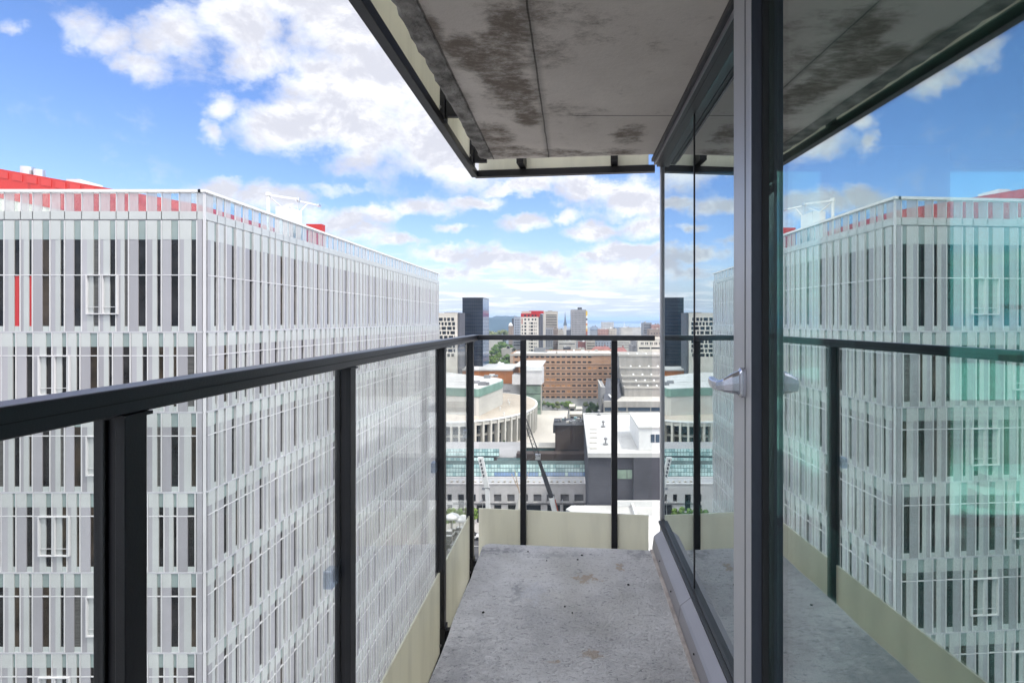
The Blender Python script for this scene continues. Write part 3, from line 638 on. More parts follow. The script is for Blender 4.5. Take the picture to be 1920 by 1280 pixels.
mb = MB(); mb.box(LX - LWID, LX, LY, LY + LLEN, GZ, ROOF); mb.build('wall', M['core'], fg)
mb = MB(); mb.box(LX - LWID + .3, LX - .3, LY + .3, LY + LLEN - .3, ROOF, ROOF + .12); mb.build('roof', M['white_paint'], fg)
floors = [(ROOF, CAMH - .57)] + [(CAMH - .57 - 4.05 * i, CAMH - .57 - 4.05 * (i + 1)) for i in range(10)]
rnd = random.Random(11)
class Pool:
    """the 100 largest of a repeated part become parts of their own, the rest one part"""
    def __init__(s, name): s.name = name; s.items = []
    def add(s, mat, near, *box): s.items.append((near, len(s.items), mat, box))
    def flush(s, most=100):
        rest = {}
        for i, (near, k, mat, box) in enumerate(sorted(s.items, key=lambda q: (q[0], q[1]))):
            if i < most: mb = MB(); fbox(mb, *box); mb.build(s.name, M[mat], fg)
            else: fbox(rest.setdefault(mat, MB()), *box)
        for mat, mb in rest.items(): mb.build(s.name, M[mat], fg, kind='stuff')
pools = {n: Pool(n) for n in ('window', 'frosted_panel', 'spandrel', 'sill_band', 'fin', 'transom', 'parapet_screen', 'parapet_pane', 'parapet_post')}
for face in ('left', 'right'):
    length = LWID if face == 'left' else LLEN
    FD = .055 if face == 'left' else .105      # depth of the glass strips in front of the windows
    for k, (zt, zb) in enumerate(floors):
        s = .95 if k == 0 else .70; tz = zt - (2.80 if k == 0 else 1.2); lo_, hi_ = zb + .03, zt - .05
        lg = MB(); fbox(lg, face, 0, length, 0, FD + .015, zb - .05, zb + .03); lg.build('ledge', M['ledge'], fg)
        if face == 'right':
            pools['frosted_panel'].add('frit_a', 0, face, .08, .13, 0, .06, lo_, hi_ - s)
        for (a0, a1, b, d0, d1, fn) in bays(face, k):
            near = (0 if face == 'left' else .8) + k * 3.0 + (max(0, d0 - 10.5) * 5 + d0 * .05 if face == 'left' else d0 * .45)
            for (mt_, rng_) in (('frit_a', (a0, a1)), ('frit_b', b)):
                if rng_ is None: continue
                q_ = rnd.random(); mv = mt_ + ('_dull' if q_ < .28 else ('_pale' if q_ > .8 and mt_ == 'frit_a' else '')); pools['frosted_panel'].add(mv, near, face, rng_[0], rng_[1], 0, FD, lo_, hi_ - s, (rnd.uniform(-.006, .006), rnd.uniform(-.003, .003))); pools['frosted_panel'].add('frit_top', near + 40, face, rng_[0], rng_[1], 0, FD + .007, hi_ - s, hi_)
            pools['spandrel'].add('spandrel', near, face, d0, d1, 0, .02, hi_ - s, hi_); pools['sill_band'].add('sill_band', near, face, d0, d1, 0, .025, lo_, lo_ + .26)
            pools['transom'].add('fin', near, face, min(d0, a0), max(d1, a1), 0, FD + .012, tz - .022, tz + .022)
            pools['fin'].add('fin', near, face, fn - .024, fn + .024, 0, FD + .02, lo_, hi_)
            red = face == 'left' and k == 0 and 8.35 < (d0 + d1) / 2 < 9.9
            wm = rnd.choices(['dark_glass', 'dark_glass_warm', 'dark_glass_blind'], (.58, .27, .15))[0]
            if red: pools['window'].add('dark_glass_red', near, face, d0, d1, 0, .01, lo_ + .26, tz - .022); pools['window'].add(wm, near, face, d0, d1, 0, .01, tz + .022, hi_ - s)
            else: pools['window'].add(wm, near, face, d0, d1, 0, .010, lo_ + .26, hi_ - s, (rnd.uniform(-.005, .005), rnd.uniform(-.002, .002)))
    for (a0, a1, b, d0, d1, fn) in bays(face, 0):
        near = (0 if face == 'left' else 1) + d0 * (1 if face == 'left' else 2)
        pools['parapet_screen'].add('screen', near, face, min(a0, b[0]) if b else a0, max(a1, b[1]) if b else a1, .03, .05, ROOF + .42, TOP - .16)
        pools['parapet_pane'].add('clear_screen', near, face, d0, d1, .03, .045, ROOF + .42, TOP - .16); pools['parapet_post'].add('fin', near, face, fn - .018, fn + .018, 0.0, .055, ROOF + .02, TOP - .14)
    mb = MB(); fbox(mb, face, 0, length, .02, .055, ROOF + .02, ROOF + .42); mb.build('parapet_base', M['frit_top'], fg)
    mb = MB(); fbox(mb, face, .0, .36 if face == 'left' else .12, .03, .05, ROOF + .42, TOP - .16); mb.build('parapet_screen', M['screen'], fg)
    mb = MB(); fbox(mb, face, -.12 if face == 'right' else .121, length, -.25, .13 if face == 'right' else .12, TOP - .14, TOP); mb.build('coping', M['white_paint'], fg)
for p_ in pools.values(): p_.flush()
mb = MB(); mb.box(LX - .03, LX + .07, LY - .07, LY + .03, GZ, TOP - .145); mb.build('corner_post', M['fin'], fg)
mb = MB(); mb.box(LX - .33, LX - .075, LY - .062, LY - .0, GZ, ROOF); mb.build('corner_panel', M['frit_a'], fg)
# pivoting windows with a white double frame
def opener(c0, c1, k):
    zt, zb = floors[k]; tz = zt - (2.80 if k == 0 else 1.2); u0, u1 = (1232 - c1) * K, (1232 - c0) * K; z1 = tz + .02; z0 = z1 - 2.0 if k == 0 else z1 - 2.02; um = (u0 + u1) / 2
    mb = MB(); w = .055
    for (a, b, c, d) in ((u0, u1, z1 - w, z1), (u0, u1, z0, z0 + w), (u0, u0 + w, z0 + w, z1 - w), (u1 - w, u1, z0 + w, z1 - w), (um - .06, um - .02, z0 + w, z1 - w), (um + .02, um + .06, z0 + w, z1 - w)):
        fbox(mb, 'left', a, b, .04, .16, c, d)
    fr_ = mb.build('window_frame', M['fin'], fg)
    mb = MB(); fbox(mb, 'left', u0 + w, um - .06, .08, .1, z0 + .36, z0 + .385); fbox(mb, 'left', um + .06, u1 - w, .08, .1, z0 + .36, z0 + .385); mb.build('restrictor_bar', M['fin'], fr_)
opener(536, 724, 0); opener(250, 436, 1); opener(536, 724, 2); opener(250, 436, 3); opener(536, 724, 4); opener(250, 436, 5); opener(-500, -312, 2); opener(-800, -612, 1)
# red rooftop volume, sloping down towards the corner, on a ribbed cream plinth
RY = 33.5
def rp(px, py): return (X(px, RY), H(py, RY))
mb = MB(); a, b = rp(-330, 258), rp(372, 383); zb0 = ROOF + 4.1; zb1 = ROOF + .2
mb.hex([(a[0], RY, zb0 + .6), (b[0], RY, zb1), (b[0], RY + 9, zb1), (a[0], RY + 9, zb0 + .6), (a[0], RY, a[1]), (b[0], RY, b[1]), (b[0], RY + 9, b[1]), (a[0], RY + 9, a[1])])
mb.build('penthouse', M['red_clad'], fg)
mb = MB(); mb.hex([(a[0], RY + .05, ROOF + .12), (b[0] - .05, RY + .05, ROOF + .12), (b[0] - .05, RY + 8, ROOF + .12), (a[0], RY + 8, ROOF + .12), (a[0], RY + .05, zb0 + .6), (b[0] - .05, RY + .05, zb1), (b[0] - .05, RY + 8, zb1), (a[0], RY + 8, zb0 + .6)])
mb.build('plinth', M['rib_cream'], fg)
mb = MB()
for i in range(26):
    t0, t1 = (i + .1) / 26, (i + .8) / 26
    x0, x1 = a[0] + (b[0] - a[0]) * t0, a[0] + (b[0] - a[0]) * t1
    z0, z1 = a[1] + (b[1] - a[1]) * t0, a[1] + (b[1] - a[1]) * t1
    mb.hex([(x0, RY - .03, z0 - .55), (x1, RY - .03, z1 - .55), (x1, RY, z1 - .55), (x0, RY, z0 - .55), (x0, RY - .03, z0 - .12), (x1, RY - .03, z1 - .12), (x1, RY, z1 - .12), (x0, RY, z0 - .12)])
mb.build('penthouse_panel', pm('red_panel', (0.47, .03, .026), .4, .05, 1), fg)
mb = MB(); mb.box(X(574, 42), X(603, 42), 42, 42.6, ROOF + .12, H(420, 42)); mb.build('stair_head', M['red_clad'], fg)
mb = MB(); mb.box(X(512, 36), X(538, 36), 36.3, 38, ROOF + .12, H(387, 36.3)); mb.build('stair_head', M['white_paint'], fg)
for (px, py, r, hgt) in ((52, 314, .42, 1.5), (74, 319, .34, 1.3)):
    Z = 40.0; zt = H(py, Z); mb = MB(); mb.lathe((X(px, Z), Z, zt - hgt - 2), [(r, 0), (r, hgt + 2), (r * .85, hgt + 2), (r * .85, hgt + 1.8)], 20); mb.build('roof_vent', M['galv'], fg, smooth=False)
mb = MB(); zt = H(336, 41); mb.box(X(124, 41), X(150, 41), 41, 43, zt - 1.5, zt); mb.build('roof_hatch', M['white_paint'], fg)
# window-cleaning rig on the roof
br = thing('roof_crane', 'white window-cleaning crane with jointed arms on the roof of the striped glass building', 'crane', (-19.6, 36, ROOF + .12))
p1 = (X(503, 34.5), 34.5, ROOF + .12); p1t = (p1[0], 34.5, H(364, 34.5)); p2 = (X(558.5, 38.2), 38.2, ROOF + .12); p2t = (p2[0], 38.2, H(374, 38.2)); tip = (X(597, 39.5), 39.5, H(385, 39.5))
for (a_, b_) in ((p1, p1t), (p2, p2t)):
    mb = MB(); mb.tube(a_, b_, .10 if a_ is p1 else .06, n=10); mb.tube((b_[0], b_[1], b_[2] - .12), (b_[0], b_[1], b_[2] + .1), .16, n=10); mb.build('mast', M['white_paint'] if a_ is p1 else M['galv'], br)
mb = MB(); mb.beam((p1t[0], p1t[1], p1t[2] - .05), (p2t[0], p2t[1], p2t[2] + .02), .10, .14); mb.beam((p1t[0], p1t[1], p1t[2] - .1), (p1t[0] + .28, p1t[1] + 1.1, p1t[2] - .62), .06, .06); mb.beam((p1t[0] + .28, p1t[1] + 1.1, p1t[2] - .62), (p1t[0] + .6, p1t[1] + 1.9, p1t[2] - .2), .05, .05); mb.build('arm', M['white_paint'], br)
mid = tuple((a_ + b_) / 2 for a_, b_ in zip(p2t, tip)); mb = MB(); mb.beam((p2t[0], p2t[1], p2t[2] - .1), tip, .08, .1); mb.beam((p2t[0], p2t[1], p2t[2] - 1.05), mid, .06, .08); mb.build('arm', M['white_paint'], br)
mb = MB(); mb.box(tip[0] - .1, tip[0] + .12, tip[1] - .2, tip[1] + .2, tip[2] - .08, tip[2] + .06); mb.build('arm_head', M['galv'], br)

# ================================================================== THE CITY
def pc(name, col, rough=.8, var=.12, scale=.15, **k): return pm(name, tuple(c * .78 for c in col), rough, var, scale, **k)
M['win_dark'] = pm('win_dark', (0.025, 0.028, 0.033), .06, .4, .3, spec=.6)
M['win_blue'] = pm('win_blue', (0.05, 0.075, 0.11), .06, .3, .3, spec=.6)
M['win_sunglow'] = pm('win_sunglow', (0.75, 0.38, 0.15), .35, .3, .5)  # orange sun reflection painted into the pane colour
M['concrete'] = pc('concrete', (0.40, 0.375, 0.34), stretch=(1, 1, .12), scale=.5, var=.14)
M['concrete_pale'] = pc('concrete_pale', (0.52, 0.49, 0.44))
M['concrete_shade'] = pc('concrete_shade', (0.34, 0.33, 0.33))  # greyer concrete; also paints in the shade on left-facing sides
M['roof_white'] = pc('roof_white', (0.60, 0.59, 0.57), var=.13, scale=.22, detail=9)
M['roof_grey'] = pc('roof_grey', (0.42, 0.42, 0.43), var=.1)
M['roof_tan'] = pc('roof_tan', (0.50, 0.43, 0.35), var=.14, scale=.1)
M['roof_dark'] = pc('roof_dark', (0.06, 0.06, 0.065))
M['brick_brown'] = pc('brick_brown', (0.50, 0.295, 0.18), var=.12, scale=.4, stretch=(1, 1, 4))
M['ledge_tan'] = pc('ledge_tan', (0.50, 0.38, 0.29))
M['brick_red'] = pc('brick_red', (0.30, 0.11, 0.085), var=.2)
M['brick_pink'] = pc('brick_pink', (0.42, 0.25, 0.21))
M['red_roof'] = pc('red_roof', (0.30, 0.115, 0.10), var=.18, scale=.3)
M['slate_brick'] = banded('slate_brick', (0.060, 0.060, 0.071), (0.066, 0.066, 0.078), 2, .45, .55, .8, .3, .14)
M['brown_brick'] = banded('brown_brick', (0.06, 0.046, 0.043), (0.075, 0.058, 0.054), 2, .5, .5, .8, .3, .2)
M['copper_orange'] = pc('copper_orange', (0.50, 0.175, 0.045), rough=.45, var=.2, scale=.12, stretch=(1, 1, .3))
M['copper_green'] = pc('copper_green', (0.20, 0.33, 0.27), var=.16, scale=.3)
M['plaster'] = pc('plaster', (0.60, 0.575, 0.52), var=.04)
M['museum_wall'] = pc('museum_wall', (0.66, 0.635, 0.63), var=.08, scale=.4)
M['sky_glass'] = pm('sky_glass', (0.13, 0.215, 0.21), .15, .25, .5, spec=.6)
M['sky_glass_pale'] = pm('sky_glass_pale', (0.23, 0.32, 0.305), .15, .2, .5, spec=.6)
M['sky_glass_blue'] = pm('sky_glass_blue', (0.065, 0.12, 0.22), .12, .2, .5, spec=.6)
M['glass_green'] = pm('glass_green', (0.16, 0.22, 0.17), .1, .5, .25, spec=.6)
M['teal_dark'] = pm('teal_dark', (0.05, 0.085, 0.085), .2, .3, .4, spec=.5)
M['tower_glass'] = pm('tower_glass', (0.010, 0.014, 0.024), .07, .6, .25, spec=.35, stretch=(.6, .6, 1.4), detail=10)
M['tower_grey'] = banded('tower_grey', (0.33, 0.32, 0.31), (0.18, 0.18, 0.18), 0, 2.1, .45)
M['beige_band'] = banded('beige_band', (0.43, 0.38, 0.33), (0.17, 0.145, 0.13), 2, 3.3, .42)
M['beige'] = pc('beige', (0.50, 0.45, 0.38))
M['beige_dark'] = pc('beige_dark', (0.30, 0.24, 0.20))
M['grey_blue'] = pc('grey_blue', (0.34, 0.37, 0.42))
M['grey_mid'] = pc('grey_mid', (0.27, 0.27, 0.28))
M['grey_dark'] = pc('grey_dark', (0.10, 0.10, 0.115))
M['cream_wall'] = pc('cream_wall', (0.62, 0.58, 0.51))
M['red_strong'] = pc('red_strong', (0.42, 0.02, 0.02))
M['spire'] = pc('spire', (0.12, 0.15, 0.19))
M['steel_dark'] = pc('steel_dark', (0.03, 0.03, 0.035), rough=.5)
M['crane_red'] = pc('crane_red', (0.55, 0.12, 0.06), rough=.5)

def facade(mb, x0, x1, z0, z1, Y, holes, rec):
    """front wall (facing -Y) with real openings and reveals"""
    xs = sorted({x0, x1} | {h[0] for h in holes} | {h[1] for h in holes}); zs = sorted({z0, z1} | {h[2] for h in holes} | {h[3] for h in holes})
    hs = set()
    ix = {round(v, 5): i for i, v in enumerate(xs)}; iz = {round(v, 5): i for i, v in enumerate(zs)}
    for (a, b, c, d) in holes:
        for i in range(ix[round(a, 5)], ix[round(b, 5)]):
            for k in range(iz[round(c, 5)], iz[round(d, 5)]): hs.add((i, k))
    for i in range(len(xs) - 1):
        for k in range(len(zs) - 1):
            if (i, k) in hs: continue
            mb.poly([(xs[i], Y, zs[k]), (xs[i + 1], Y, zs[k]), (xs[i + 1], Y, zs[k + 1]), (xs[i], Y, zs[k + 1])])
    for (a, b, c, d) in holes:
        mb.poly([(a, Y, c), (a, Y + rec, c), (a, Y + rec, d), (a, Y, d)]); mb.poly([(b, Y, c), (b, Y, d), (b, Y + rec, d), (b, Y + rec, c)])
        mb.poly([(a, Y, c), (b, Y, c), (b, Y + rec, c), (a, Y + rec, c)]); mb.poly([(a, Y, d), (a, Y + rec, d), (b, Y + rec, d), (b, Y, d)])
def shell(mb, x0, x1, y0, y1, z0, z1, front=False):
    p = [(x0, y0), (x1, y0), (x1, y1), (x0, y1)]
    for i in range(4):
        if i == 0 and not front: continue
        a, b = p[i], p[(i + 1) % 4]; mb.poly([(a[0], a[1], z0), (b[0], b[1], z0), (b[0], b[1], z1), (a[0], a[1], z1)])
    mb.poly([(q[0], q[1], z1) for q in p])
def tower(name, label, px0, px1, pyt, Z, depth, wall, roof='roof_white', cat='building', group=None, win=None, wmat='win_dark', pick=None, rec=.35, base=None, parapet=.6, extras=None, cap=True):
    """a block standing on the ground: photo columns px0..px1 of its front at distance Z, roof line at row pyt; win = list of pixel rects"""
    x0, x1, zt = X(px0, Z), X(px1, Z), H(pyt, Z); z0 = GZ if base is None else base
    t = thing(name, label, cat, ((x0 + x1) / 2, Z + depth / 2, z0), group)
    holes = []
    for (a, b, c, d) in (win or []): holes.append((X(a, Z), X(b, Z), H(d, Z), H(c, Z)))
    mb = MB(); facade(mb, x0, x1, z0, zt, Z, holes, rec); shell(mb, x0, x1, Z, Z + depth, z0, zt - .01 if cap else zt)
    w = mb.build('wall', M[wall] if isinstance(wall, str) else wall, t)
    if cap:
        mb = MB(); e = parapet
        mb.box(x0 + .3, x1 - .3, Z + .3, Z + depth - .3, zt - .005, zt + .05); r_ = mb.build('roof', M[roof], t)
        mb = MB(); mb.box(x0 - .1, x1 + .1, Z - .1, Z + .3, zt, zt + e); mb.box(x0 - .1, x1 + .1, Z + depth - .3, Z + depth + .1, zt, zt + e); mb.box(x0 - .1, x0 + .3, Z + .3, Z + depth - .3, zt, zt + e); mb.box(x1 - .3, x1 + .1, Z + .3, Z + depth - .3, zt, zt + e); mb.build('parapet', M[wall] if isinstance(wall, str) else wall, t)
    order = sorted(range(len(holes)), key=lambda i: -(holes[i][1] - holes[i][0]) * (holes[i][3] - holes[i][2]))
    rest = MB(); cnt = 0
    for i in order:
        a, b, c, d = holes[i]
        if cnt < 99:
            q = MB(); q.box(a, b, Z + rec, Z + rec + .05, c, d); mt = (pick(i, win[i]) if pick else None) or wmat; q.build('window', M[mt], t); cnt += 1
        else: rest.box(a, b, Z + rec, Z + rec + .05, c, d)
    if rest.v: rest.build('window', M[wmat], t, kind='stuff')
    return t
def grid(x0, w, px, nx, y0, h, py, ny, skip=()):
    return [(x0 + i * px, x0 + i * px + w, y0 + k * py, y0 + k * py + h) for k in range(ny) for i in range(nx) if (i, k) not in skip]
def part(name, mat, t, *boxes, **k):
    mb = MB()
    for b in boxes: mb.box(*b)
    return mb.build(name, M[mat], t, **k)
rnd = random.Random(77)

# ---- brown brick office block --------------------------------------
rows = [667.6, 677.2, 688.2, 699.0, 709.9, 721.0, 732.0, 742.6]
wl = []
for k, y in enumerate(rows):
    for i in range(21):
        x = 964.6 + 9.85 * i
        if x > 1142 or (k < 2 and x > 1112): continue
        wl.append((x, x + 6.4, y, y + (3.3 if k else 3.0)))
sunglow = {(0, i) for i in range(3, 8)} | {(5, i) for i in range(5, 11)} | {(4, i) for i in (5, 6, 7)} | {(6, 10), (3, 5), (2, 5), (0, 1), (2, 14), (2, 15)}  # panes that carry the painted sun reflection
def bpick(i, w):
    k = min(range(8), key=lambda q: abs(rows[q] - w[2])); c = round((w[0] - 964.6) / 9.85); return 'win_sunglow' if (k, c) in sunglow else None
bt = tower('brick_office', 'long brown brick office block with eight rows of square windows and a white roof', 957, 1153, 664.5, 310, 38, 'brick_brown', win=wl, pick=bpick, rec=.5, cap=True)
part('cornice', 'concrete_pale', bt, (X(956, 310) - .2, X(1153, 310) + .3, 309.6, 309.88, H(666.5, 310), H(663.2, 310)))
part('end_pier', 'ledge_tan', bt, (X(957, 310) - .2, X(962, 310), 309.7, 309.99, GZ, H(666.6, 310)))
for k in (1, 2, 3, 4, 5, 6, 7): y = rows[k] + 5.0; part('ledge', 'ledge_tan', bt, (X(963.5, 310), X(1150, 310), 309.7, 309.98, H(y + .55, 310), H(y, 310)))
part('entrance_canopy', 'concrete_pale', bt, (X(1050, 310), X(1087, 310), 306, 309.9, H(750, 310), H(748.6, 310)))
for i in range(12):
    x = X(975 + i * 14 + rnd.uniform(-4, 4), 325); y = 316 + rnd.uniform(0, 26); s = rnd.uniform(.8, 2.2)
    part('roof_unit', rnd.choice(['concrete_shade', 'white_paint', 'concrete_pale']), bt, (x, x + s, y, y + s, H(664.5, 310) + .05, H(664.5, 310) + .05 + rnd.uniform(.6, 1.6)))
# ---- stepped concrete building on the right -------------------------
st = thing('concrete_building', 'pale stepped concrete building with stacked roof terraces and a dark sloping side roof', 'building', (X(1200, 240), 240, GZ))
steps = [(1160.5, 262, 664, 300), (1163.5, 257.5, 687.5, 262), (1166, 254, 703, 257.5), (1168, 251, 714, 254), (1171, 248, 724.2, 251)]
for i, (px, Z, py, Zb) in enumerate(steps):
    x0, x1, zt = X(px, Z), X(1560, Z), H(py, Z)
    part('terrace', 'concrete', st, (x0, x1, Z, Zb + (.0 if i == 0 else -.01), GZ, zt - .9))
    part('terrace_parapet', 'concrete_pale', st, (x0 - .3, x1, Z - .35, Z + .25, zt - .895, zt), (x0 - .3, x0 + .2, Z + .25, Zb - .4, zt - .895, zt))
    for j in range(4):
        xx = X(1178 + j * 17 + i * 5, Z) ; mb = MB(); mb.lathe((xx, Z + 1.4, zt - .9), [(.5, 0), (.5, .7), (.4, 1.3), (.1, 1.5)], 10); mb.build('roof_vent', M['white_paint'], st, smooth=True)
x0 = X(1158, 262); part('side_wall', 'concrete_shade', st, (x0 - .2, x0 + .5, 262.3, 300, GZ, H(664, 262) + .4))  # left side's shade put into a darker concrete colour
part('podium', 'concrete', st, (X(1132, 230), X(1600, 230), 230, 247.9, GZ, H(752, 230) - .8), (X(1132, 230), X(1600, 230), 229.5, 230, H(763, 230), H(752, 230)))
part('podium_roof', 'concrete_pale', st, (X(1132, 230) + .3, X(1600, 230), 230.02, 247.9, H(752, 230) - .79, H(752, 230) - .45))
for k, (a, b) in enumerate(((1134, 1157.5), (1159, 1174), (1177.5, 1219), (1221, 1262), (1264, 1300))): part('window', 'win_blue', st, (X(a, 230), X(b, 230), 229.96, 229.99, H(770.5, 230), H(763.4, 230)))
mb = MB(); z1, z0 = H(713, 252), H(752, 230) - .4
mb.hex([(X(1126, 236), 233, z0 - 6), (X(1165, 236), 233, z0 - 6), (X(1165, 250), 262, z0 - 6), (X(1126, 262), 262, z0 - 6), (X(1131, 236), 234, z0), (X(1153, 236), 234, z0), (X(1166, 256), 262, z1), (X(1137, 262), 262, z1)]); mb.build('side_roof', M['grey_dark'], st)
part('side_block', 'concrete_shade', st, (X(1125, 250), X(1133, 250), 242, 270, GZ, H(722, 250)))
part('side_coping', 'concrete_pale', st, (X(1125, 250) - .1, X(1127, 250), 241.8, 270, H(722, 250), H(720.5, 250)))
mb = MB(); mb.beam((X(1141, 240), 238, z0 + 2.2), (X(1149, 236), 234.5, z0 + .6), .8, .3); mb.build('roof_light', M['white_paint'], st)
# ---- orange copper-faced hall with the white box ---------------------
Z = 236; zt = H(692, Z)
oh = thing('concert_hall', 'low hall with an orange copper front, white roof and a pale box at its end', 'building', (X(900, Z), Z, GZ))
part('wall', 'copper_orange', oh, (X(640, Z), X(962, Z), Z, Z + 28, H(719, Z), zt - .6)); part('roof', 'roof_white', oh, (X(640, Z) - .3, X(962, Z) + .0, Z - .8, Z + 28.3, zt - .598, zt + .1))
for i in range(14): part('panel_joint', 'brick_brown', oh, (X(700 + i * 19, Z), X(700 + i * 19, Z) + .07, Z - .03, Z, H(719, Z), zt - .61))
part('base_wall', 'museum_wall', oh, (X(640, Z), X(984, Z), Z + .3, Z + 26, GZ, H(719.2, Z)))
part('louvre', 'grey_mid', oh, (X(944, Z), X(957, Z), Z + .25, Z + .299, H(733, Z), H(731.5, Z)), (X(944, Z), X(951, Z), Z + .25, Z + .299, H(737, Z), H(735.5, Z)))
Zf = 227; mb = MB()
mb.hex([(X(985, Zf), Zf, H(721, Zf)), (X(1015.5, Zf), Zf, H(721, Zf)), (X(1018.5, Zf), Zf + 6, H(719, Zf)), (X(985, Zf), Zf + 36, H(721, Zf)), (X(985, Zf), Zf, H(688, Zf)), (X(1016.5, Zf), Zf, H(688, Zf)), (X(1019, Zf), Zf + 5, H(689, Zf)), (X(985, Zf), Zf + 36, H(688, Zf))]); mb.build('end_box', M['museum_wall'], oh)
part('end_box', 'museum_wall', oh, (X(960, Zf), X(985, Zf) - .01, Zf + .5, Zf + 8.9, H(721, Zf), H(703, Zf)))
part('end_roof', 'roof_white', oh, (X(962.5, Zf), X(1016.5, Zf), Zf + .3, Zf + 34, H(687.9, Zf), H(687.9, Zf) + .35))
part('end_fascia', 'white_paint', oh, (X(985, Zf), X(1017, Zf), Zf - .35, Zf + .29, H(695, Zf), H(687.5, Zf)))
gx0, gx1 = X(985, Zf + 1), X(1015, Zf + 1)
for k, (a, b) in enumerate(((723, 737.5), (738.6, 752), (753, 766), (767, 777))): part('glass_lobby', 'glass_green', oh, (gx0, gx1, Zf + 1, Zf + 12, H(b, Zf + 1), H(a, Zf + 1)))
for a in (737.5, 752, 766): part('floor_edge', 'steel_dark', oh, (gx0 - .05, gx1 + .1, Zf + .9, Zf + 12.1, H(a + 1, Zf + 1), H(a, Zf + 1)))
part('lobby_post', 'concrete_pale', oh, (gx1 - .25, gx1 + .12, Zf + .85, Zf + 1.2, GZ, H(721, Zf + 1)))
# ---- oval theatre with the colonnade ----------------------------------
th = thing('theatre', 'oval theatre ringed by white columns, with tan gravel roof and cream hall', 'building', (-37.5, 196, GZ))
CX, CYY, RX, RYY = -37.5, 196.0, 24.6, 33.5; zr = CAMH - 30.8; zbs = CAMH - 40.2
def ell(k, n, ax, ay): a = 2 * math.pi * k / n; return (CX + ax * math.cos(a), CYY + ay * math.sin(a))
def ring(name, mat, ax0, ay0, ax1, ay1, z0, z1, n=96):
    mb = MB(); o = [ell(k, n, ax1, ay1) for k in range(n)]; i_ = [ell(k, n, ax0, ay0) for k in range(n)]
    for k in range(n):
        j = (k + 1) % n
        mb.poly([(*o[k], z0), (*o[j], z0), (*o[j], z1), (*o[k], z1)]); mb.poly([(*i_[j], z0), (*i_[k], z0), (*i_[k], z1), (*i_[j], z1)])
        mb.poly([(*o[k], z1), (*o[j], z1), (*i_[j], z1), (*i_[k], z1)]); mb.poly([(*o[j], z0), (*o[k], z0), (*i_[k], z0), (*i_[j], z0)])
    return mb.build(name, M[mat], th)
mb = MB(); mb.prism([ell(k, 96, RX - .3, RYY - .3) for k in range(96)], zr - .5, zr - .02); mb.build('roof', M['roof_tan'], th)
ring('rim', 'white_paint', RX - .31, RYY - .31, RX + .25, RYY + .25, zr - .35, zr + .06)
ring('beam', 'plaster', RX - .9, RYY - .9, RX - .1, RYY - .1, zr - 1.5, zr - .52)
mb = MB(); mb.prism([ell(k, 96, RX - 3.4, RYY - 3.4) for k in range(96)], zbs, zr - .51); mb.build('glass_wall', M['win_dark'], th)
ring('gallery_floor', 'plaster', RX - 3.38, RYY - 3.38, RX - 1.8, RYY - 1.8, (zr + zbs) / 2 - .45, (zr + zbs) / 2 + .1)
mb = MB(); mb.prism([ell(k, 96, RX + 1.0, RYY + 1.0) for k in range(96)], GZ, zbs); mb.build('base', M['concrete_pale'], th)
NC = 64
for k in range(NC):
    a = 2 * math.pi * (k + .3) / NC; ca, sa = math.cos(a), math.sin(a)
    nx, ny = ca / RX, sa / RYY; l = math.hypot(nx, ny); nx, ny = nx / l, ny / l
    p = (CX + RX * ca, CYY + RYY * sa); tx, ty = -ny, nx; mb = MB(); w = .30
    def q(o, s): return (p[0] + nx * o + tx * s, p[1] + ny * o + ty * s)
    pts = [q(-1.5, -w), q(.12, -w), q(.12, w), q(-1.5, w)]; pt2 = [q(-1.9, -w), q(.3, -w), q(.3, w), q(-1.9, w)]
    mb.hex([(*c, zbs) for c in pts] + [(*c, zr - .36) for c in pt2]); mb.build('column', M['plaster'], th)
hall = [(-62, 178), (-41.2, 176), (-31.0, 173), (-29.8, 173.6), (-25.6, 195), (-26.0, 201), (-28.5, 205.5), (-33, 209), (-53, 228), (-75, 230), (-75, 180)]
mb = MB(); mb.prism(hall, zr - .02, CAMH - 24.7); mb.build('upper_hall', M['plaster'], th)
def shrink(pl, f): cx = sum(p[0] for p in pl) / len(pl); cyy = sum(p[1] for p in pl) / len(pl); return [(cx + (p[0] - cx) * f, cyy + (p[1] - cyy) * f) for p in pl]
mb = MB(); mb.prism(shrink(hall, 1.012), CAMH - 24.69, CAMH - 22.2); mb.build('copper_band', M['copper_green'], th)
mb = MB(); mb.prism(shrink(hall, .99), CAMH - 22.19, CAMH - 22.0); mb.build('upper_roof', M['roof_white'], th)
for (px, py, s) in ((893, 719, 1.1), (913, 709, 1.2), (922, 706, 1.0), (929, 706.5, .8), (903, 722.5, 1.3), (911, 722, 1.0)):
    Z = 22.0 / ((py - VY) / F); part('roof_unit', rnd.choice(['grey_mid', 'white_paint', 'grey_mid']), th, (X(px, Z) - s, X(px, Z) + s, Z, Z + 1.5, CAMH - 21.99, CAMH - 21.99 + s * .9))
mb = MB(); a_, b_ = (-75, 205), (-31, 188); mb.beam((a_[0], a_[1], CAMH - 21.96), (b_[0], b_[1], CAMH - 21.96), .18, .06); mb.build('roof_seam', M['grey_mid'], th)
for (px, py) in ((953, 754), (955, 759), (938, 769), (945, 780)):
    Z = 30.8 / ((py - VY) / F); mb = MB(); mb.tube((X(px, Z), Z, zr - .02), (X(px, Z), Z, zr + 1.1), .12, n=8); mb.tube((X(px, Z), Z, zr + .9), (X(px, Z), Z, zr + 1.15), .28, n=8); mb.build('roof_pipe', M['white_paint'], th)
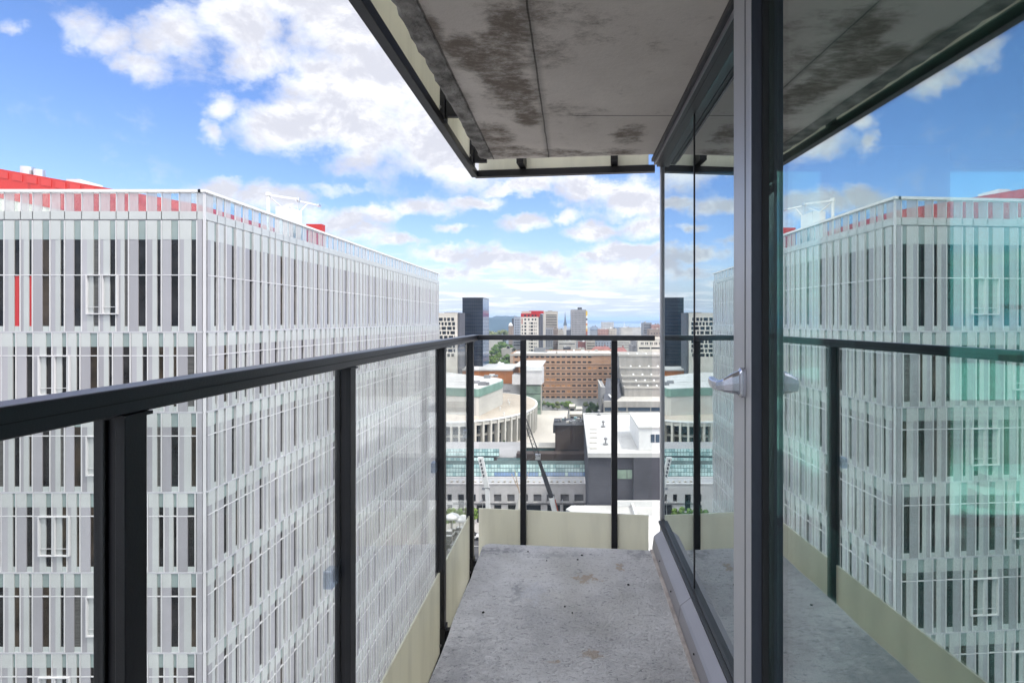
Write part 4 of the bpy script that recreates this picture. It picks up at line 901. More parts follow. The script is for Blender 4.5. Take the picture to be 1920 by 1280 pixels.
# ---- raised plaza beside it --------------------------------------------
zp = CAMH - 40.0
mb = MB(); mb.prism([(-80, 150), (-5.0, 150), (-4.0, 160), (-1.6, 238), (-80, 238)], GZ, zp); structure(mb, 'plaza', pc('plaza', (0.60, 0.55, 0.48), var=.08, scale=.06))
# ---- dark brown block ----------------------------------------------------
Z = 134
db = thing('brown_building', 'dark brown brick block with machinery on its roof, between plaza and grey brick building', 'building', (X(1068, Z), Z, GZ))
part('wall', 'brown_brick', db, (X(1041, Z), X(1099, Z), Z, Z + 9, GZ, H(797, Z)))
part('roof', 'roof_dark', db, (X(1037, Z), X(1099, Z), Z - .4, Z + 9.2, H(797, Z) + .002, H(796.2, Z)), (X(1037, Z), X(1041, Z) - .005, Z - .4, Z + 8, H(811, Z), H(797, Z)))
part('low_wing', 'brown_brick', db, (X(968, 131), X(1099, 131), 131, 133.99, GZ, H(850.5, 131)))
part('window', 'win_dark', db, (X(1050, Z), X(1086, Z), Z - .03, Z, H(848, Z), H(843, Z)))
part('glass_pavilion', 'teal_dark', db, (X(984, 135), X(1040, 135), 134.8, 140, GZ, H(839, 135))); part('pavilion_roof', 'concrete_pale', db, (X(983, 135), X(1041, 135), 134.7, 140, H(838.9, 135), H(837.6, 135)))
part('skylight_box', 'win_blue', db, (X(1024, 139), X(1040, 139), 137, 139, H(837.5, 139), H(833, 139)))
for i in range(16):
    x = X(1040 + i * 3.6, 138); y = 135 + rnd.uniform(0, 6); s = rnd.uniform(.3, .9)
    part('roof_unit', rnd.choice(['grey_dark', 'grey_mid', 'grey_mid', 'concrete_pale', 'sky_glass', 'roof_dark']), db, (x, x + s, y, y + s * 1.3, H(796.2, Z), H(796.2, Z) + rnd.uniform(.3, 1.1)))
# ---- grey brick building with the white roof ------------------------------
Z = 98; zt = CAMH - 24.2; x0, x1 = 3.05, 62
gb = thing('grey_brick_building', 'big dark grey brick building with a flat white roof and white roof hut', 'building', (20, 120, GZ))
part('wall', 'slate_brick', gb, (x0, X(1187, Z), Z, 140, GZ, zt - .8), (X(1187, Z) + .01, x1, Z - .5, 140, GZ, zt - .8))
part('roof', 'roof_white', gb, (x0 + .4, x1, Z + .4, 139.6, zt - .795, zt - .35))
part('parapet', 'roof_white', gb, (x0 - .1, x1, Z - .55, Z + .39, zt - .79, zt), (x0 - .1, x0 + .39, Z + .4, 140, zt - .79, zt), (x0 + .4, x1, 139.61, 140.2, zt - .79, zt))
part('brick_joint', 'grey_dark', gb, (X(1187, Z) - .12, X(1187, Z) + .005, Z - .02, Z - .001, GZ, zt - .8), (x0, X(1187, Z) - .13, Z - .02, Z - .001, H(873, Z), H(872.5, Z)))
part('window', 'glass_green', gb, (X(1157, Z), X(1185, Z), Z - .05, Z - .001, H(897, Z), H(880, Z)))
part('window_frame', 'steel_dark', gb, (X(1156, Z), X(1186, Z), Z - .1, Z - .051, H(880, Z), H(879, Z)), (X(1175, Z), X(1176, Z), Z - .1, Z - .051, H(897, Z), H(880, Z)))
hx0 = X(1198, 101); part('roof_hut', 'white_paint', gb, (hx0, hx0 + 24, 101, 117, zt - .34, CAMH - 20.4))
part('hut_window', 'win_blue', gb, (X(1220, 101), X(1227.5, 101), 100.95, 100.999, H(829, 101), H(814, 101)), (X(1229, 101), X(1236.5, 101), 100.95, 100.999, H(829, 101), H(814, 101)))
part('hut_roof', 'roof_white', gb, (hx0 - .15, hx0 + 24.1, 100.8, 117.1, CAMH - 20.398, CAMH - 20.1))
for py in (804.5, 811.5, 820, 829.5, 840):
    Zq = 24.5 / ((py - VY) / F); part('roof_pad', 'concrete_pale', gb, (X(1106, Zq), X(1119, Zq), Zq - .35, Zq + .35, zt - .345, zt - .22))
for (px, py) in ((1131, 800), (1135.5, 833), (1123, 778)):
    Zq = 24.5 / ((py - VY) / F); mb = MB(); mb.lathe((X(px, Zq), Zq, zt - .345), [(.5, 0), (.5, .25), (.14, .26), (.14, 1.0), (.34, 1.05), (.34, 1.35), (.1, 1.5)], 12); mb.build('roof_vent', M['grey_mid'], gb)
for i in range(14):
    xx = rnd.uniform(16, 58); yy = rnd.uniform(100, 137)
    if hx0 - 2 < xx < hx0 + 26 and yy < 119: yy += 19
    w_ = rnd.uniform(.5, 1.6); part('roof_unit', rnd.choice(['grey_mid', 'concrete_pale', 'white_paint']), gb, (xx, xx + w_, min(yy, 137), min(yy, 137) + w_, zt - .345, zt + rnd.uniform(.2, 1.1)))
# lower white roofs in front of it
lr = thing('low_annex', 'low annex with bright white flat roofs in front of the grey brick building', 'building', (20, 88, GZ))
z1 = H(948, 97.0)
part('roof', 'roof_white', lr, (X(1187, 97), 60, 62, 97.4, z1 - .5, z1)); part('wall', 'museum_wall', lr, (X(1187, 97) + .1, 60, 62.1, 97.4, GZ, z1 - .51))
part('parapet', 'white_paint', lr, (X(1156, 97), 60, 96.6, 97.44, z1 + .002, z1 + .9)); part('parapet', 'white_paint', lr, (X(1187, 97) - .4, X(1187, 97), 62, 96.5, z1 - .5, z1 + .7))
mb = MB(); mb.prism([(X(1061, 96), 95.5), (X(1061, 96) + 1, 97.4), (X(1187, 97) - .41, 97.4), (X(1187, 97) - .41, 88), (4, 88)], GZ, H(952, 96)); mb.build('wing', M['roof_white'], lr)
# ---- museum: long pale wall with square windows, skylights behind ----------
Z = 118
ml = [(a, b, 926.2, 941) for (a, b) in ((838, 847), (903, 912), (926, 940), (951, 965), (976, 990), (1000, 1015), (1025, 1040), (1051, 1067), (1077, 1094))]
ml += [(858, 870, 926.2, 960), (884, 892, 926.2, 941)]
ml += [(a, b, 946, 982) for (a, b) in ((838, 848), (893, 912), (926, 940), (952, 976), (982, 1014), (1026, 1050), (1056, 1076), (1080, 1096))]
ml += [(838 - 25 * i - 14, 838 - 25 * i, 926.2, 941) for i in range(1, 9)]
mu = tower('museum', 'long pale stone building with a row of square windows and green glass skylights', 560, 1098, 908, Z, 5, 'museum_wall', roof='roof_grey', win=ml, wmat='win_dark', rec=.9, pick=lambda i, w: 'grey_mid' if w[3] < 942 and w[0] > 900 else None, parapet=.25)
part('gutter', 'grey_dark', mu, (X(560, 123), X(1098, 123), 123, 125, H(903, 123), H(893.5, 123)))
part('string_course', 'steel_dark', mu, (X(850, Z), X(1098, Z), Z - .2, Z - .001, H(944, Z), H(943, Z)))
for i in range(24):
    x = X(845 + i * 11, Z + 1.5); part('roof_bump', 'concrete_pale', mu, (x, x + .5, Z + 1.2, Z + 1.8, H(908, Z) + .05, H(908, Z) + rnd.uniform(.3, .5)))
def slope(name, mat, px0, px1, py0, Z0, py1, Z1, dpx=0, thick=.12, parent=mu):
    mb = MB(); a = [(X(px0, Z0), Z0, H(py0, Z0)), (X(px1, Z0), Z0, H(py0, Z0)), (X(px1 + dpx, Z1), Z1, H(py1, Z1)), (X(px0 + dpx, Z1), Z1, H(py1, Z1))]
    mb.hex([(p[0], p[1] + thick, p[2] - thick) for p in a] + a); return mb.build(name, M[mat], parent)
def skylight(px0, px1, py0, Z0, py1, Z1, rowf, n, pick):
    slope('skylight_frame', 'teal_dark', px0, px1, py0, Z0, py1, Z1)
    for (f0, f1) in rowf:
        for i in range(n):
            t0, t1 = (i + .07) / n, (i + .93) / n
            pa, pb = py0 + (py1 - py0) * f0, py0 + (py1 - py0) * f1; za, zb_ = Z0 + (Z1 - Z0) * f0 - .07, Z0 + (Z1 - Z0) * f1 - .07
            mb = MB(); xa, xb = px0 + (px1 - px0) * t0, px0 + (px1 - px0) * t1
            mb.poly([(X(xa, za), za, H(pa, za) + .05), (X(xb, za), za, H(pa, za) + .05), (X(xb, zb_), zb_, H(pb, zb_) + .05), (X(xa, zb_), zb_, H(pb, zb_) + .05)]); yield mb, pick((xa + xb) / 2, f0)
def add_sky(*a, **k):
    acc = {}
    for mb, mt in skylight(*a, **k):
        q = acc.setdefault(mt, MB()); b = len(q.v); q.v += mb.v; q.f += [tuple(b + i for i in f) for f in mb.f]
    for mt, q in acc.items(): q.build('skylight_pane', M[mt], mu, kind='stuff')
add_sky(700, 1098, 893.2, 123.2, 870, 128, ((.03, .33), (.38, .66), (.71, .97)), 72, lambda x, f: 'sky_glass_blue' if (f < .2 and x > 929 and int(x) % 46 > 6) else rnd.choice(['sky_glass', 'sky_glass_pale', 'sky_glass_pale']))
slope('skylight_band', 'teal_dark', 700, 1098, 870, 128, 863, 128.6)
add_sky(700, 926, 868.5, 129, 857.5, 131, ((.05, .95),), 42, lambda x, f: rnd.choice(['sky_glass', 'sky_glass_pale']))
add_sky(700, 936, 855, 131.5, 841, 134.5, ((.03, .45), (.55, .97)), 44, lambda x, f: rnd.choice(['sky_glass', 'sky_glass_pale', 'sky_glass_pale']))
slope('skylight_hip', 'teal_dark', 927, 975, 869, 129, 858, 131, dpx=7)
part('wall', 'concrete_shade', mu, (X(560, 132), X(975, 134), 133, 150, GZ, H(857, 133)))

# ================================================================== THE FAR CITY
# checkered apartment block at the edge of the striped building
ck = []
r2 = random.Random(4)
for k in range(9):
    y = 595.5 + k * 8.4; x = 812.0
    while x < 852:
        w = r2.choice([4.5, 7.5, 9.0, 6.0]); ck.append((x, min(x + w, 853.2), y, y + 6.2)); x += w + 1.6
t = tower('apartment_tower', 'white framed apartment block with big dark windows beside the striped glass building', 806, 857, 589, 230, 7, 'cream_wall', roof='roof_grey', win=ck, rec=1.2)
part('side_glazing', 'grey_dark', t, (X(857, 230) + .11, X(861.5, 230), 231, 242, GZ, H(586, 230)))
part('penthouse', 'grey_dark', t, (X(833, 231), X(853, 231), 231, 236, H(589, 230) + .6, H(585.5, 230)))
t = tower('slender_block', 'narrow pale balcony block showing between the white apartments and the dark glass tower', 858, 870, 598, 300, 20, 'grey_mid', roof='roof_grey')
for k in range(12): part('balcony', 'concrete_pale', t, (X(858, 300) - .2, X(870, 300), 298.6, 299.9, H(603 + k * 7, 300), H(601.6 + k * 7, 300)))
# dark glass tower
t = thing('glass_tower', 'tall black glass office tower rising left of centre', 'building', (X(886, 250), 255, GZ))
mb = MB(); mb.box(X(867, 250), X(905, 250), 250, 268.5, GZ, H(558.5, 250)); mb.build('wall', M['tower_glass'], t)
for k in range(26): part('floor_band', 'steel_dark', t, (X(867, 250) - .03, X(905, 250) + .04, 249.96, 268.54, H(563 + k * 6.6, 250), H(562.3 + k * 6.6, 250)))
for k in range(12): part('mullion', 'steel_dark', t, (X(867 + k * 3.45, 250), X(867 + k * 3.45, 250) + .08, 249.93, 249.958, GZ, H(559, 250)))
part('roof_edge', 'grey_dark', t, (X(867, 250) - .1, X(905, 250) + .1, 249.9, 268.6, H(558.4, 250), H(557.5, 250)))
part('side_glazing', 'sky_glass_blue', t, (X(905, 250) + .05, X(905, 250) + .09, 250.2, 268.4, GZ, H(559, 250)))
# grey apartments, cupola and the red-topped tower
t = tower('grey_apartments', 'grey apartment block tucked behind the left side of the red topped tower', 963.5, 977, 595, 425, 14, 'grey_blue', win=grid(965.5, 1.6, 3.2, 4, 599, 2.2, 4.6, 11))
part('side_wing', 'grey_dark', t, (X(959.5, 425), X(963.5, 425) - .01, 426, 436, GZ, H(597, 425)))
t = tower('domed_building', 'small brown building with a white dome on its roof', 953.5, 961, 613, 400, 8, 'beige_dark')
mb = MB(); mb.lathe((X(957.3, 403), 403, H(613, 400) + .6), [(1.6, 0), (1.6, .8), (1.3, 1.6), (.7, 2.2), (.15, 2.6)], 16); mb.build('dome', M['white_paint'], t, smooth=True)
rw = [(977.8, 979.8, 597, 607.5), (982.8, 986.6, 597.2, 600.5), (989.8, 993, 597.2, 600.5), (996.8, 1000.3, 597.2, 600.5), (1002.6, 1005.6, 597.2, 600.5)]
for k in range(9):
    y = 604 + k * 6.35; rw += [(983, 986.8, y, y + 3.6), (991.5, 993, y, y + 3.4), (994.5, 999.5, y, y + 3.6), (1001.3, 1002.6, y, y + 3.4), (1004.3, 1005.8, y, y + 3.4)]
    if k > 0: rw.append((978, 980.3, y, y + 3.6))
t = tower('red_topped_tower', 'cream apartment tower with square dark windows and a bright red top storey', 976, 1009.5, 594.2, 340, 12, 'cream_wall', win=rw, rec=.6, cap=False, pick=lambda i, w: 'red_strong' if w[0] < 978 else None)
rt = [(982.5, 986.6, 590, 593.3), (989.5, 993, 590, 593.3), (996.5, 1000.5, 590, 593.3), (1002.5, 1005.8, 590, 593.3)]
mb = MB(); hs_ = [(X(a, 340), X(b, 340), H(d, 340), H(c, 340)) for a, b, c, d in rt]; facade(mb, X(976.5, 340), X(1012, 340), H(594.1, 340), H(587.5, 340), 340.05, hs_, .5); shell(mb, X(976.5, 340), X(1012, 340), 340.05, 352, H(594.1, 340), H(587.5, 340)); mb.build('top_storey', M['red_strong'], t)
for h_ in hs_: part('window', 'win_dark', t, (h_[0], h_[1], 340.55, 340.6, h_[2], h_[3]))
part('penthouse', 'beige', t, (X(978, 346), X(995, 346), 345, 351, H(587.5, 340), H(583.6, 346))); part('penthouse', 'red_strong', t, (X(992, 350), X(1019, 350), 350, 354, H(587.5, 340), H(582.6, 350)))
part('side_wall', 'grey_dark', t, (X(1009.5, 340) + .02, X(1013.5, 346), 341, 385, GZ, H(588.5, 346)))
part('side_fin', 'cream_wall', t, (X(1018.2, 352), X(1021.8, 352), 352, 356, GZ, H(583, 352))); part('podium', 'grey_mid', t, (X(1002, 334), X(1022, 334), 334, 339.8, GZ, H(653, 334)), (X(1001, 334), X(1023, 334), 333.8, 333.99, H(652.5, 334), H(651.5, 334)))
t = tower('banded_office', 'beige office tower with dark horizontal window bands behind the red topped tower', 1022.5, 1045, 584.5, 480, 20, 'beige', roof='roof_grey', win=[(1023.5, 1044, 590 + k * 3.05, 591.6 + k * 3.05) for k in range(13)], rec=.8)
part('penthouse', 'beige_dark', t, (X(1027, 485), X(1035, 485), 485, 495, H(584.5, 480), H(582.3, 485)))
t = tower('grey_block', 'low grey block with slanted pale balconies under the beige banded office', 1023, 1037, 616, 440, 14, 'grey_mid', win=grid(1024, 1.4, 3, 4, 619, 2, 4, 8))
t = tower('brown_block', 'small dark brown block beside the church spire', 1037, 1046, 617, 445, 12, 'beige_dark', win=grid(1038, 1.2, 2.2, 4, 620, 1.6, 4, 7))
# church
t = thing('church', 'church with a tall slate grey spire against the sky', 'church', (X(1060, 700), 700, GZ))
x = X(1059.6, 700); part('tower', 'concrete_pale', t, (x - 1.9, x + 1.9, 700, 703.8, GZ, H(610, 700)))
mb = MB(); zb, zt = H(610, 700), H(583, 700); b = len(mb.v); mb.v += [(x - 2.2, 699.7, zb), (x + 2.2, 699.7, zb), (x + 2.2, 704.1, zb), (x - 2.2, 704.1, zb), (x - 1.1, 700.8, zb + 6.5), (x + 1.1, 700.8, zb + 6.5), (x + 1.1, 703, zb + 6.5), (x - 1.1, 703, zb + 6.5), (x, 701.9, zt)]
mb.f += [(0, 1, 5, 4), (1, 2, 6, 5), (2, 3, 7, 6), (3, 0, 4, 7), (4, 5, 8), (5, 6, 8), (6, 7, 8), (7, 4, 8), (3, 2, 1, 0)]; mb.build('spire', M['spire'], t)
for sx in (-1.9, 1.9):
    mb = MB(); mb.tube((x + sx, 700, zb - .5), (x + sx, 700, zb + 4), .5, .02, n=8); mb.build('pinnacle', M['spire'], t)
part('nave', 'beige_dark', t, (x - 9, x + 6, 704, 730, GZ, H(622, 704)))
# grey dotted tower with a coloured edge
gw = grid(1073.2, 1.15, 2.55, 11, 585, 1.5, 3.35, 13)
t = tower('grey_tower', 'slim grey concrete tower with small windows and a strip of coloured panels down one edge', 1070.5, 1098.5, 581.5, 520, 10, 'concrete_shade', roof='roof_grey', win=gw, rec=.5, pick=lambda i, w: None)
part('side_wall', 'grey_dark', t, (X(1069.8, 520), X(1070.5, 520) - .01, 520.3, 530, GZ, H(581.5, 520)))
part('penthouse', 'roof_dark', t, (X(1083, 522), X(1091, 522), 522, 528, H(581.5, 520), H(576.2, 522)))
for k, (a, b, c) in enumerate(((583, 592, (.75, .52, .04)), (592, 596.5, (.8, .8, .76)), (596.5, 600.5, (.12, .12, .13)), (600.5, 606, (.8, .78, .78)), (606, 610, (.62, .25, .06)), (610, 616, (.72, .7, .5)), (616, 621, (.66, .36, .05)), (621, 640, (.4, .12, .08)))):
    part('mural_panel', None, t, ()) if False else None
    mb = MB(); mb.box(X(1098.5, 520) + .01, X(1101.6, 520), 519.8, 529, H(b, 520), H(a, 520)); mb.build('mural_panel', pc('mural_colour', c), t)
# low-rise between the park and the river
lows = [
 ('white_block', 'pale slab block far off by the river', 1128, 1151, 604, 1500, 30, 'concrete_pale', grid(1130, 1.1, 3, 7, 606, 1, 3, 3)),
 ('stone_building', 'grey stone building with a pointed roof right of the grey dotted tower', 1108, 1121, 614, 900, 25, 'grey_mid', None),
 ('brick_building', 'salmon pink brick building just above the railing, right of the grey tower', 1122, 1141, 618.5, 520, 20, 'brick_pink', grid(1124, 1.1, 3, 6, 621, 1.4, 4, 4)),
 ('beige_building', 'sandy beige building touching the salmon pink brick building', 1141.5, 1156, 617, 522, 20, 'beige', grid(1143, 1.1, 3, 4, 621, 1.4, 4, 4)),
 ('white_warehouse', 'long white warehouse above the railing near the river', 1165, 1186, 615, 720, 30, 'concrete_pale', None),
 ('balcony_block', 'grey block with white balcony stripes close to the window corner', 1206, 1222, 606, 600, 18, 'grey_mid', [(1207, 1221, 608 + 3 * k, 609.3 + 3 * k) for k in range(6)]),
 ('pink_block', 'pinkish stone block beside the grey balcony block', 1222.5, 1238, 609.5, 590, 18, 'brick_pink', grid(1224, 1, 2.6, 5, 612, 2.2, 4.4, 5)),
 ('brown_office', 'brown flat roofed office right behind the end of the railing', 1218, 1246, 618.5, 430, 16, 'beige_dark', grid(1221, 2, 5, 5, 624, 2, 6, 3)),
 ('striped_office', 'beige office with dark window bands above the brick office roof', 1099, 1115.5, 640, 400, 14, 'beige', [(1100.5, 1115, 643 + 4.6 * k, 644.7 + 4.6 * k) for k in range(4)]),
 ('blue_office', 'pale blue grey office with rows of small windows above the brick office roof', 1116, 1151, 639, 402, 14, 'grey_blue', grid(1117.5, 2.0, 5.2, 6, 642.5, 2, 4.3, 4)),
 ('white_office', 'plain white low office with thin window strips', 1157, 1187, 637.5, 425, 14, 'concrete_pale', [(1157.5, 1180, 642 + 4.4 * k, 642.8 + 4.4 * k) for k in range(3)]),
 ('long_shed', 'pale flat roofed shed left of the park trees', 912, 938, 634.5, 470, 16, 'concrete_pale', None),
 ('grey_house', 'grey low building between park trees and red topped tower', 961, 977, 637, 385, 12, 'grey_mid', [(963, 976, 641, 643), (963, 976, 646, 648)]),
 ('white_shop', 'white flat roofed shop building behind the brick office', 1046, 1080, 640.5, 430, 18, 'concrete_pale', [(1048, 1078, 644, 645.4)]),
 ('glazed_shed', 'dark glazed shed with white frame behind the brick office', 1056, 1070, 653, 365, 8, 'grey_dark', None),
 ('brick_house', 'small red brick house with a gable above the brick office', 1084, 1098, 642, 415, 10, 'brick_red', None),
 ('terrace_house', 'low house with white awning behind the brick office roof', 1078, 1096, 655, 372, 8, 'beige', None),
 ('tan_building', 'low tan building between church and grey tower', 1046, 1056, 619, 560, 14, 'beige', grid(1047.5, 1, 2.4, 4, 622, 1.2, 3, 3)),
 ('slate_building', 'low dark slate building at the foot of the church', 1062, 1071, 620, 600, 16, 'grey_dark', None),
 ('river_shed', 'flat grey shed near the river bank', 1150, 1166, 618, 900, 30, 'grey_mid', None),
 ('white_mill', 'white mill building near the water under the right pylon', 1186, 1204, 614.5, 1000, 30, 'concrete_pale', None),
 ('corner_store', 'small cream store at the right of the park', 940, 960, 655, 352, 10, 'cream_wall', None),
]
for (nm, lab, a, b, py, Z, dp, wl_, wn) in lows:
    t = tower(nm, lab, a, b, py, Z, dp, wl_, roof=rnd.choice(['roof_white', 'roof_grey', 'roof_white']), win=wn, rec=.4)
    for j in range(3):
        xx = X(a + (b - a) * rnd.uniform(.15, .8), Z); ss_ = rnd.uniform(.8, 2.0); part('roof_unit', rnd.choice(['concrete_pale', 'grey_mid', 'white_paint']), t, (xx, xx + ss_, Z + dp * .4, Z + dp * .4 + ss_, H(py, Z) + .04, H(py, Z) + rnd.uniform(1, 2.0)))
# hipped red roofs
for (nm, lab, a, b, pe, pr, Z, dp, wl_, rf) in (
  ('hip_roof_house', 'house with a wide rust red hipped roof above the brick office', 1106, 1152, 661, 650, 372, 14, 'beige', 'red_roof'),
  ('gable_house', 'house with a dark red pitched roof right of the metal post', 1157, 1175, 659, 652, 375, 12, 'brick_red', 'red_roof'),
  ('steep_roof_house', 'grey house with a steep slate roof beyond the salmon building', 1107, 1122, 618, 611, 880, 16, 'grey_mid', 'spire')):
    t = tower(nm, lab, a, b, pe, Z, dp, wl_, cap=False)
    x0, x1, ze, zr_ = X(a, Z) - .6, X(b, Z) + .6, H(pe, Z), H(pr, Z); w = (x1 - x0); y0, y1 = Z - .6, Z + dp + .6; ym = (y0 + y1) / 2
    mb = MB(); mb.v += [(x0, y0, ze), (x1, y0, ze), (x1, y1, ze), (x0, y1, ze), (x0 + w * .25, ym, zr_), (x1 - w * .25, ym, zr_)]; mb.f += [(0, 1, 5, 4), (1, 2, 5), (2, 3, 4, 5), (3, 0, 4), (3, 2, 1, 0)]; mb.build('roof', M[rf], t)
    part('chimney', 'brick_red', t, (x0 + w * .6, x0 + w * .6 + 1, ym, ym + 1, ze, zr_ + 1.2))
# stepped beige building near the window corner
t = tower('stepped_office', 'beige stepped office with paired windows just left of the window corner', 1196, 1262, 636.5, 300, 34, 'cream_wall', win=[q for i in range(8) for q in ((1201.5 + i * 8.6, 1203.4 + i * 8.6, 641.5, 646.4), (1204.6 + i * 8.6, 1206.6 + i * 8.6, 641.5, 646.4))] + [(1198, 1219, 651, 654.3), (1221, 1260, 651, 654.3)] + [q for i in range(8) for q in ((1203 + i * 8.4, 1204.8 + i * 8.4, 660, 662.2), (1206 + i * 8.4, 1207.8 + i * 8.4, 660, 662.2))], rec=.6, roof='roof_tan')
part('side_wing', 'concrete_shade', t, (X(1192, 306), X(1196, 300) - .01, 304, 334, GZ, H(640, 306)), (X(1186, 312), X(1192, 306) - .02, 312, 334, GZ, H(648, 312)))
part('side_band', 'grey_dark', t, (X(1192, 306) - .03, X(1192, 306) - .001, 305, 311.9, H(652, 306), H(649.5, 306)))
# two white bridge masts by the river
for (px, pyt, lab) in ((1170.5, 603.5, 'white lattice pylon by the river, the left of two'), (1202.5, 602, 'taller white pylon by the river, the right of two')):
    t = thing('pylon', lab, 'pylon', (X(px, 2400), 2400, GZ)); x = X(px, 2400); zt = H(pyt, 2400)
    mb = MB(); mb.tube((x - 5, 2400, GZ), (x, 2400, zt), 1.6, .6, n=8); mb.tube((x + 5, 2400, GZ), (x, 2400, zt), 1.6, .6, n=8); mb.build('leg', M['white_paint'], t)
    mb = MB(); mb.box(x - 4.5, x + 4.5, 2399, 2401, GZ + (zt - GZ) * .35, GZ + (zt - GZ) * .35 + 3); mb.build('deck', M['white_paint'], t)
# ---- more districts: unremarkable roofs that fill the middle distance -----
fill_cols = [('brick_red', 'dull red brick'), ('beige', 'beige'), ('grey_mid', 'grey'), ('concrete_pale', 'pale'), ('brick_pink', 'pinkish'), ('beige_dark', 'brown'), ('grey_dark', 'dark'), ('grey_blue', 'blue grey')]
def filler(n, zlo, zhi, ulo, uhi, hlo, hhi, seed, avoid=()):
    r3 = random.Random(seed); made = 0
    while made < n:
        Z = zlo * (zhi / zlo) ** r3.random(); u = r3.uniform(ulo, uhi); px = VX + u * F; w = r3.uniform(9, 26); x0 = u * Z
        if any(a < px + w / Z * 500 + 4 and px - 4 < b and c < Z < d for (a, b, c, d) in avoid): continue
        wl_, word = r3.choice(fill_cols); h = r3.uniform(hlo, hhi); made += 1; py = VY + (45 - h) / Z * F
        t = tower('city_building', 'flat roofed low city building far off among many others', px - w / Z * 500, px + w / Z * 500, py, Z, r3.uniform(10, 24), wl_, roof=r3.choice(['roof_white', 'roof_grey', 'roof_tan', 'roof_white']), group='low buildings of the far city')
        xx = x0 + r3.uniform(-.3, .1) * w; part('roof_unit', r3.choice(['concrete_pale', 'grey_mid']), t, (xx, xx + 2.5, Z + 3, Z + 5.5, GZ + h, GZ + h + 2))
busy = [(800, 912, 200, 330), (905, 968, 240, 470), (950, 1160, 270, 400), (960, 1030, 300, 440), (1120, 1560, 200, 340)]
filler(70, 380, 2800, -.17, .20, 7, 17, 21, busy + [(1066, 1104, 440, 600)])
filler(26, 330, 1500, .20, .95, 8, 22, 22)
filler(22, 300, 1400, -1.1, -.26, 8, 26, 23)

# ================================================================== STREET-LEVEL THINGS
# telescopic mobile crane
Z = 105
cr = thing('mobile_crane', 'mobile crane with long black telescopic boom and lattice tip, red and white at its base', 'crane', (X(1044, Z), Z, GZ))
def P(px, py, Z): return Vector((X(px, Z), Z, H(py, Z)))
ba, bb_, bc, bd = P(1046, 982, Z), P(1033.5, 930, Z), P(1008.5, 856, Z), P(980, 772, Z)
mb = MB(); mb.beam(ba, ba + (bb_ - ba) * .96, .95, 1.0, up=(0, 1, 0)); mb.build('boom_base', M['white_paint'], cr)
for s in (-.52, .52):
    mb = MB(); mb.beam(ba + Vector((s + .12, -.3, 0)), ba + (bb_ - ba) * .9 + Vector((s + .12, -.3, 0)), .16, .3, up=(0, 1, 0)); mb.build('boom_stripe', M['crane_red'], cr)
mb = MB(); mb.beam(bb_ + (bb_ - bc) * .03, bb_ + (bc - bb_) * .6, .78, .8, up=(0, 1, 0)); mb.build('boom', M['steel_dark'], cr)
mb = MB(); mb.beam(bb_ + (bc - bb_) * .55, bc, .6, .62, up=(0, 1, 0)); mb.build('boom', M['steel_dark'], cr)
mb = MB(); mb.box(bc.x - .5, bc.x + .5, Z - .4, Z + .4, bc.z - .5, bc.z + .5); mb.build('boom_head', M['galv'], cr)
mb = MB(); d = bd - bc; L_ = d.length; side = Vector((d.z, 0, -d.x)).normalized() * .42; fw = Vector((0, .4, 0)); nseg = 12
cs = [side + fw, side - fw, -side - fw, -side + fw]
for c in cs: mb.beam(bc + c, bd + c * .5, .09, .09)
for i in range(nseg):
    t0, t1 = i / nseg, (i + 1) / nseg; k0, k1 = 1 - .5 * t0, 1 - .5 * t1
    for j in range(4): mb.beam(bc + d * t0 + cs[j] * k0, bc + d * t1 + cs[(j + 1) % 4] * k1, .05, .05)
mb.build('lattice_tip', M['steel_dark'], cr)
bx, bz = ba.x + .6, GZ
part('chassis', 'crane_red', cr, (bx - 5, bx + 5, Z - 1.2, Z + 1.2, bz + .9, bz + 1.6)); part('cab', 'white_paint', cr, (bx + 3.4, bx + 5.4, Z - 1.2, Z + 1.2, bz + 1.61, bz + 3.0)); part('superstructure', 'crane_red', cr, (bx - 2.5, bx + 1.6, Z - 1.1, Z + 1.1, bz + 1.61, bz + 3.2)); part('cab_window', 'win_dark', cr, (bx + 3.6, bx + 5.2, Z - 1.22, Z - 1.201, bz + 2.1, bz + 2.8))
for i in range(4):
    for s in (-1.3, 1.0):
        mb = MB(); mb.tube((bx - 3.9 + i * 2.5, Z + s, bz + .6), (bx - 3.9 + i * 2.5, Z + s + .35, bz + .6), .6, n=16); mb.build('wheel', M['gasket'], cr)
# white leaning light mast
Z = 101
pl = thing('light_mast', 'leaning white light mast with a row of oval openings near its top', 'light mast', (*P(919, 1046, Z).to_2d(), GZ))
p0, p1, p2 = P(919.5, 1046, Z), P(913.5, 915, Z), P(901, 857, Z)
mb = MB()
def blade(mb, a, b, w0, w1, t0, t1):
    d = Vector((1, 0, 0)); mb.hex([(a.x - w0, a.y - t0, a.z), (a.x + w0, a.y - t0, a.z), (a.x + w0, a.y + t0, a.z), (a.x - w0, a.y + t0, a.z), (b.x - w1, b.y - t1, b.z), (b.x + w1, b.y - t1, b.z), (b.x + w1, b.y + t1, b.z), (b.x - w1, b.y + t1, b.z)])
blade(mb, p0, p1, .45, .36, .5, .45); mb.build('pole', M['white_paint'], pl)
mb = MB(); blade(mb, p1 + Vector((0, 0, .01)), p2, .42, .48, .3, .3); mb.build('lamp_panel', M['white_paint'], pl)
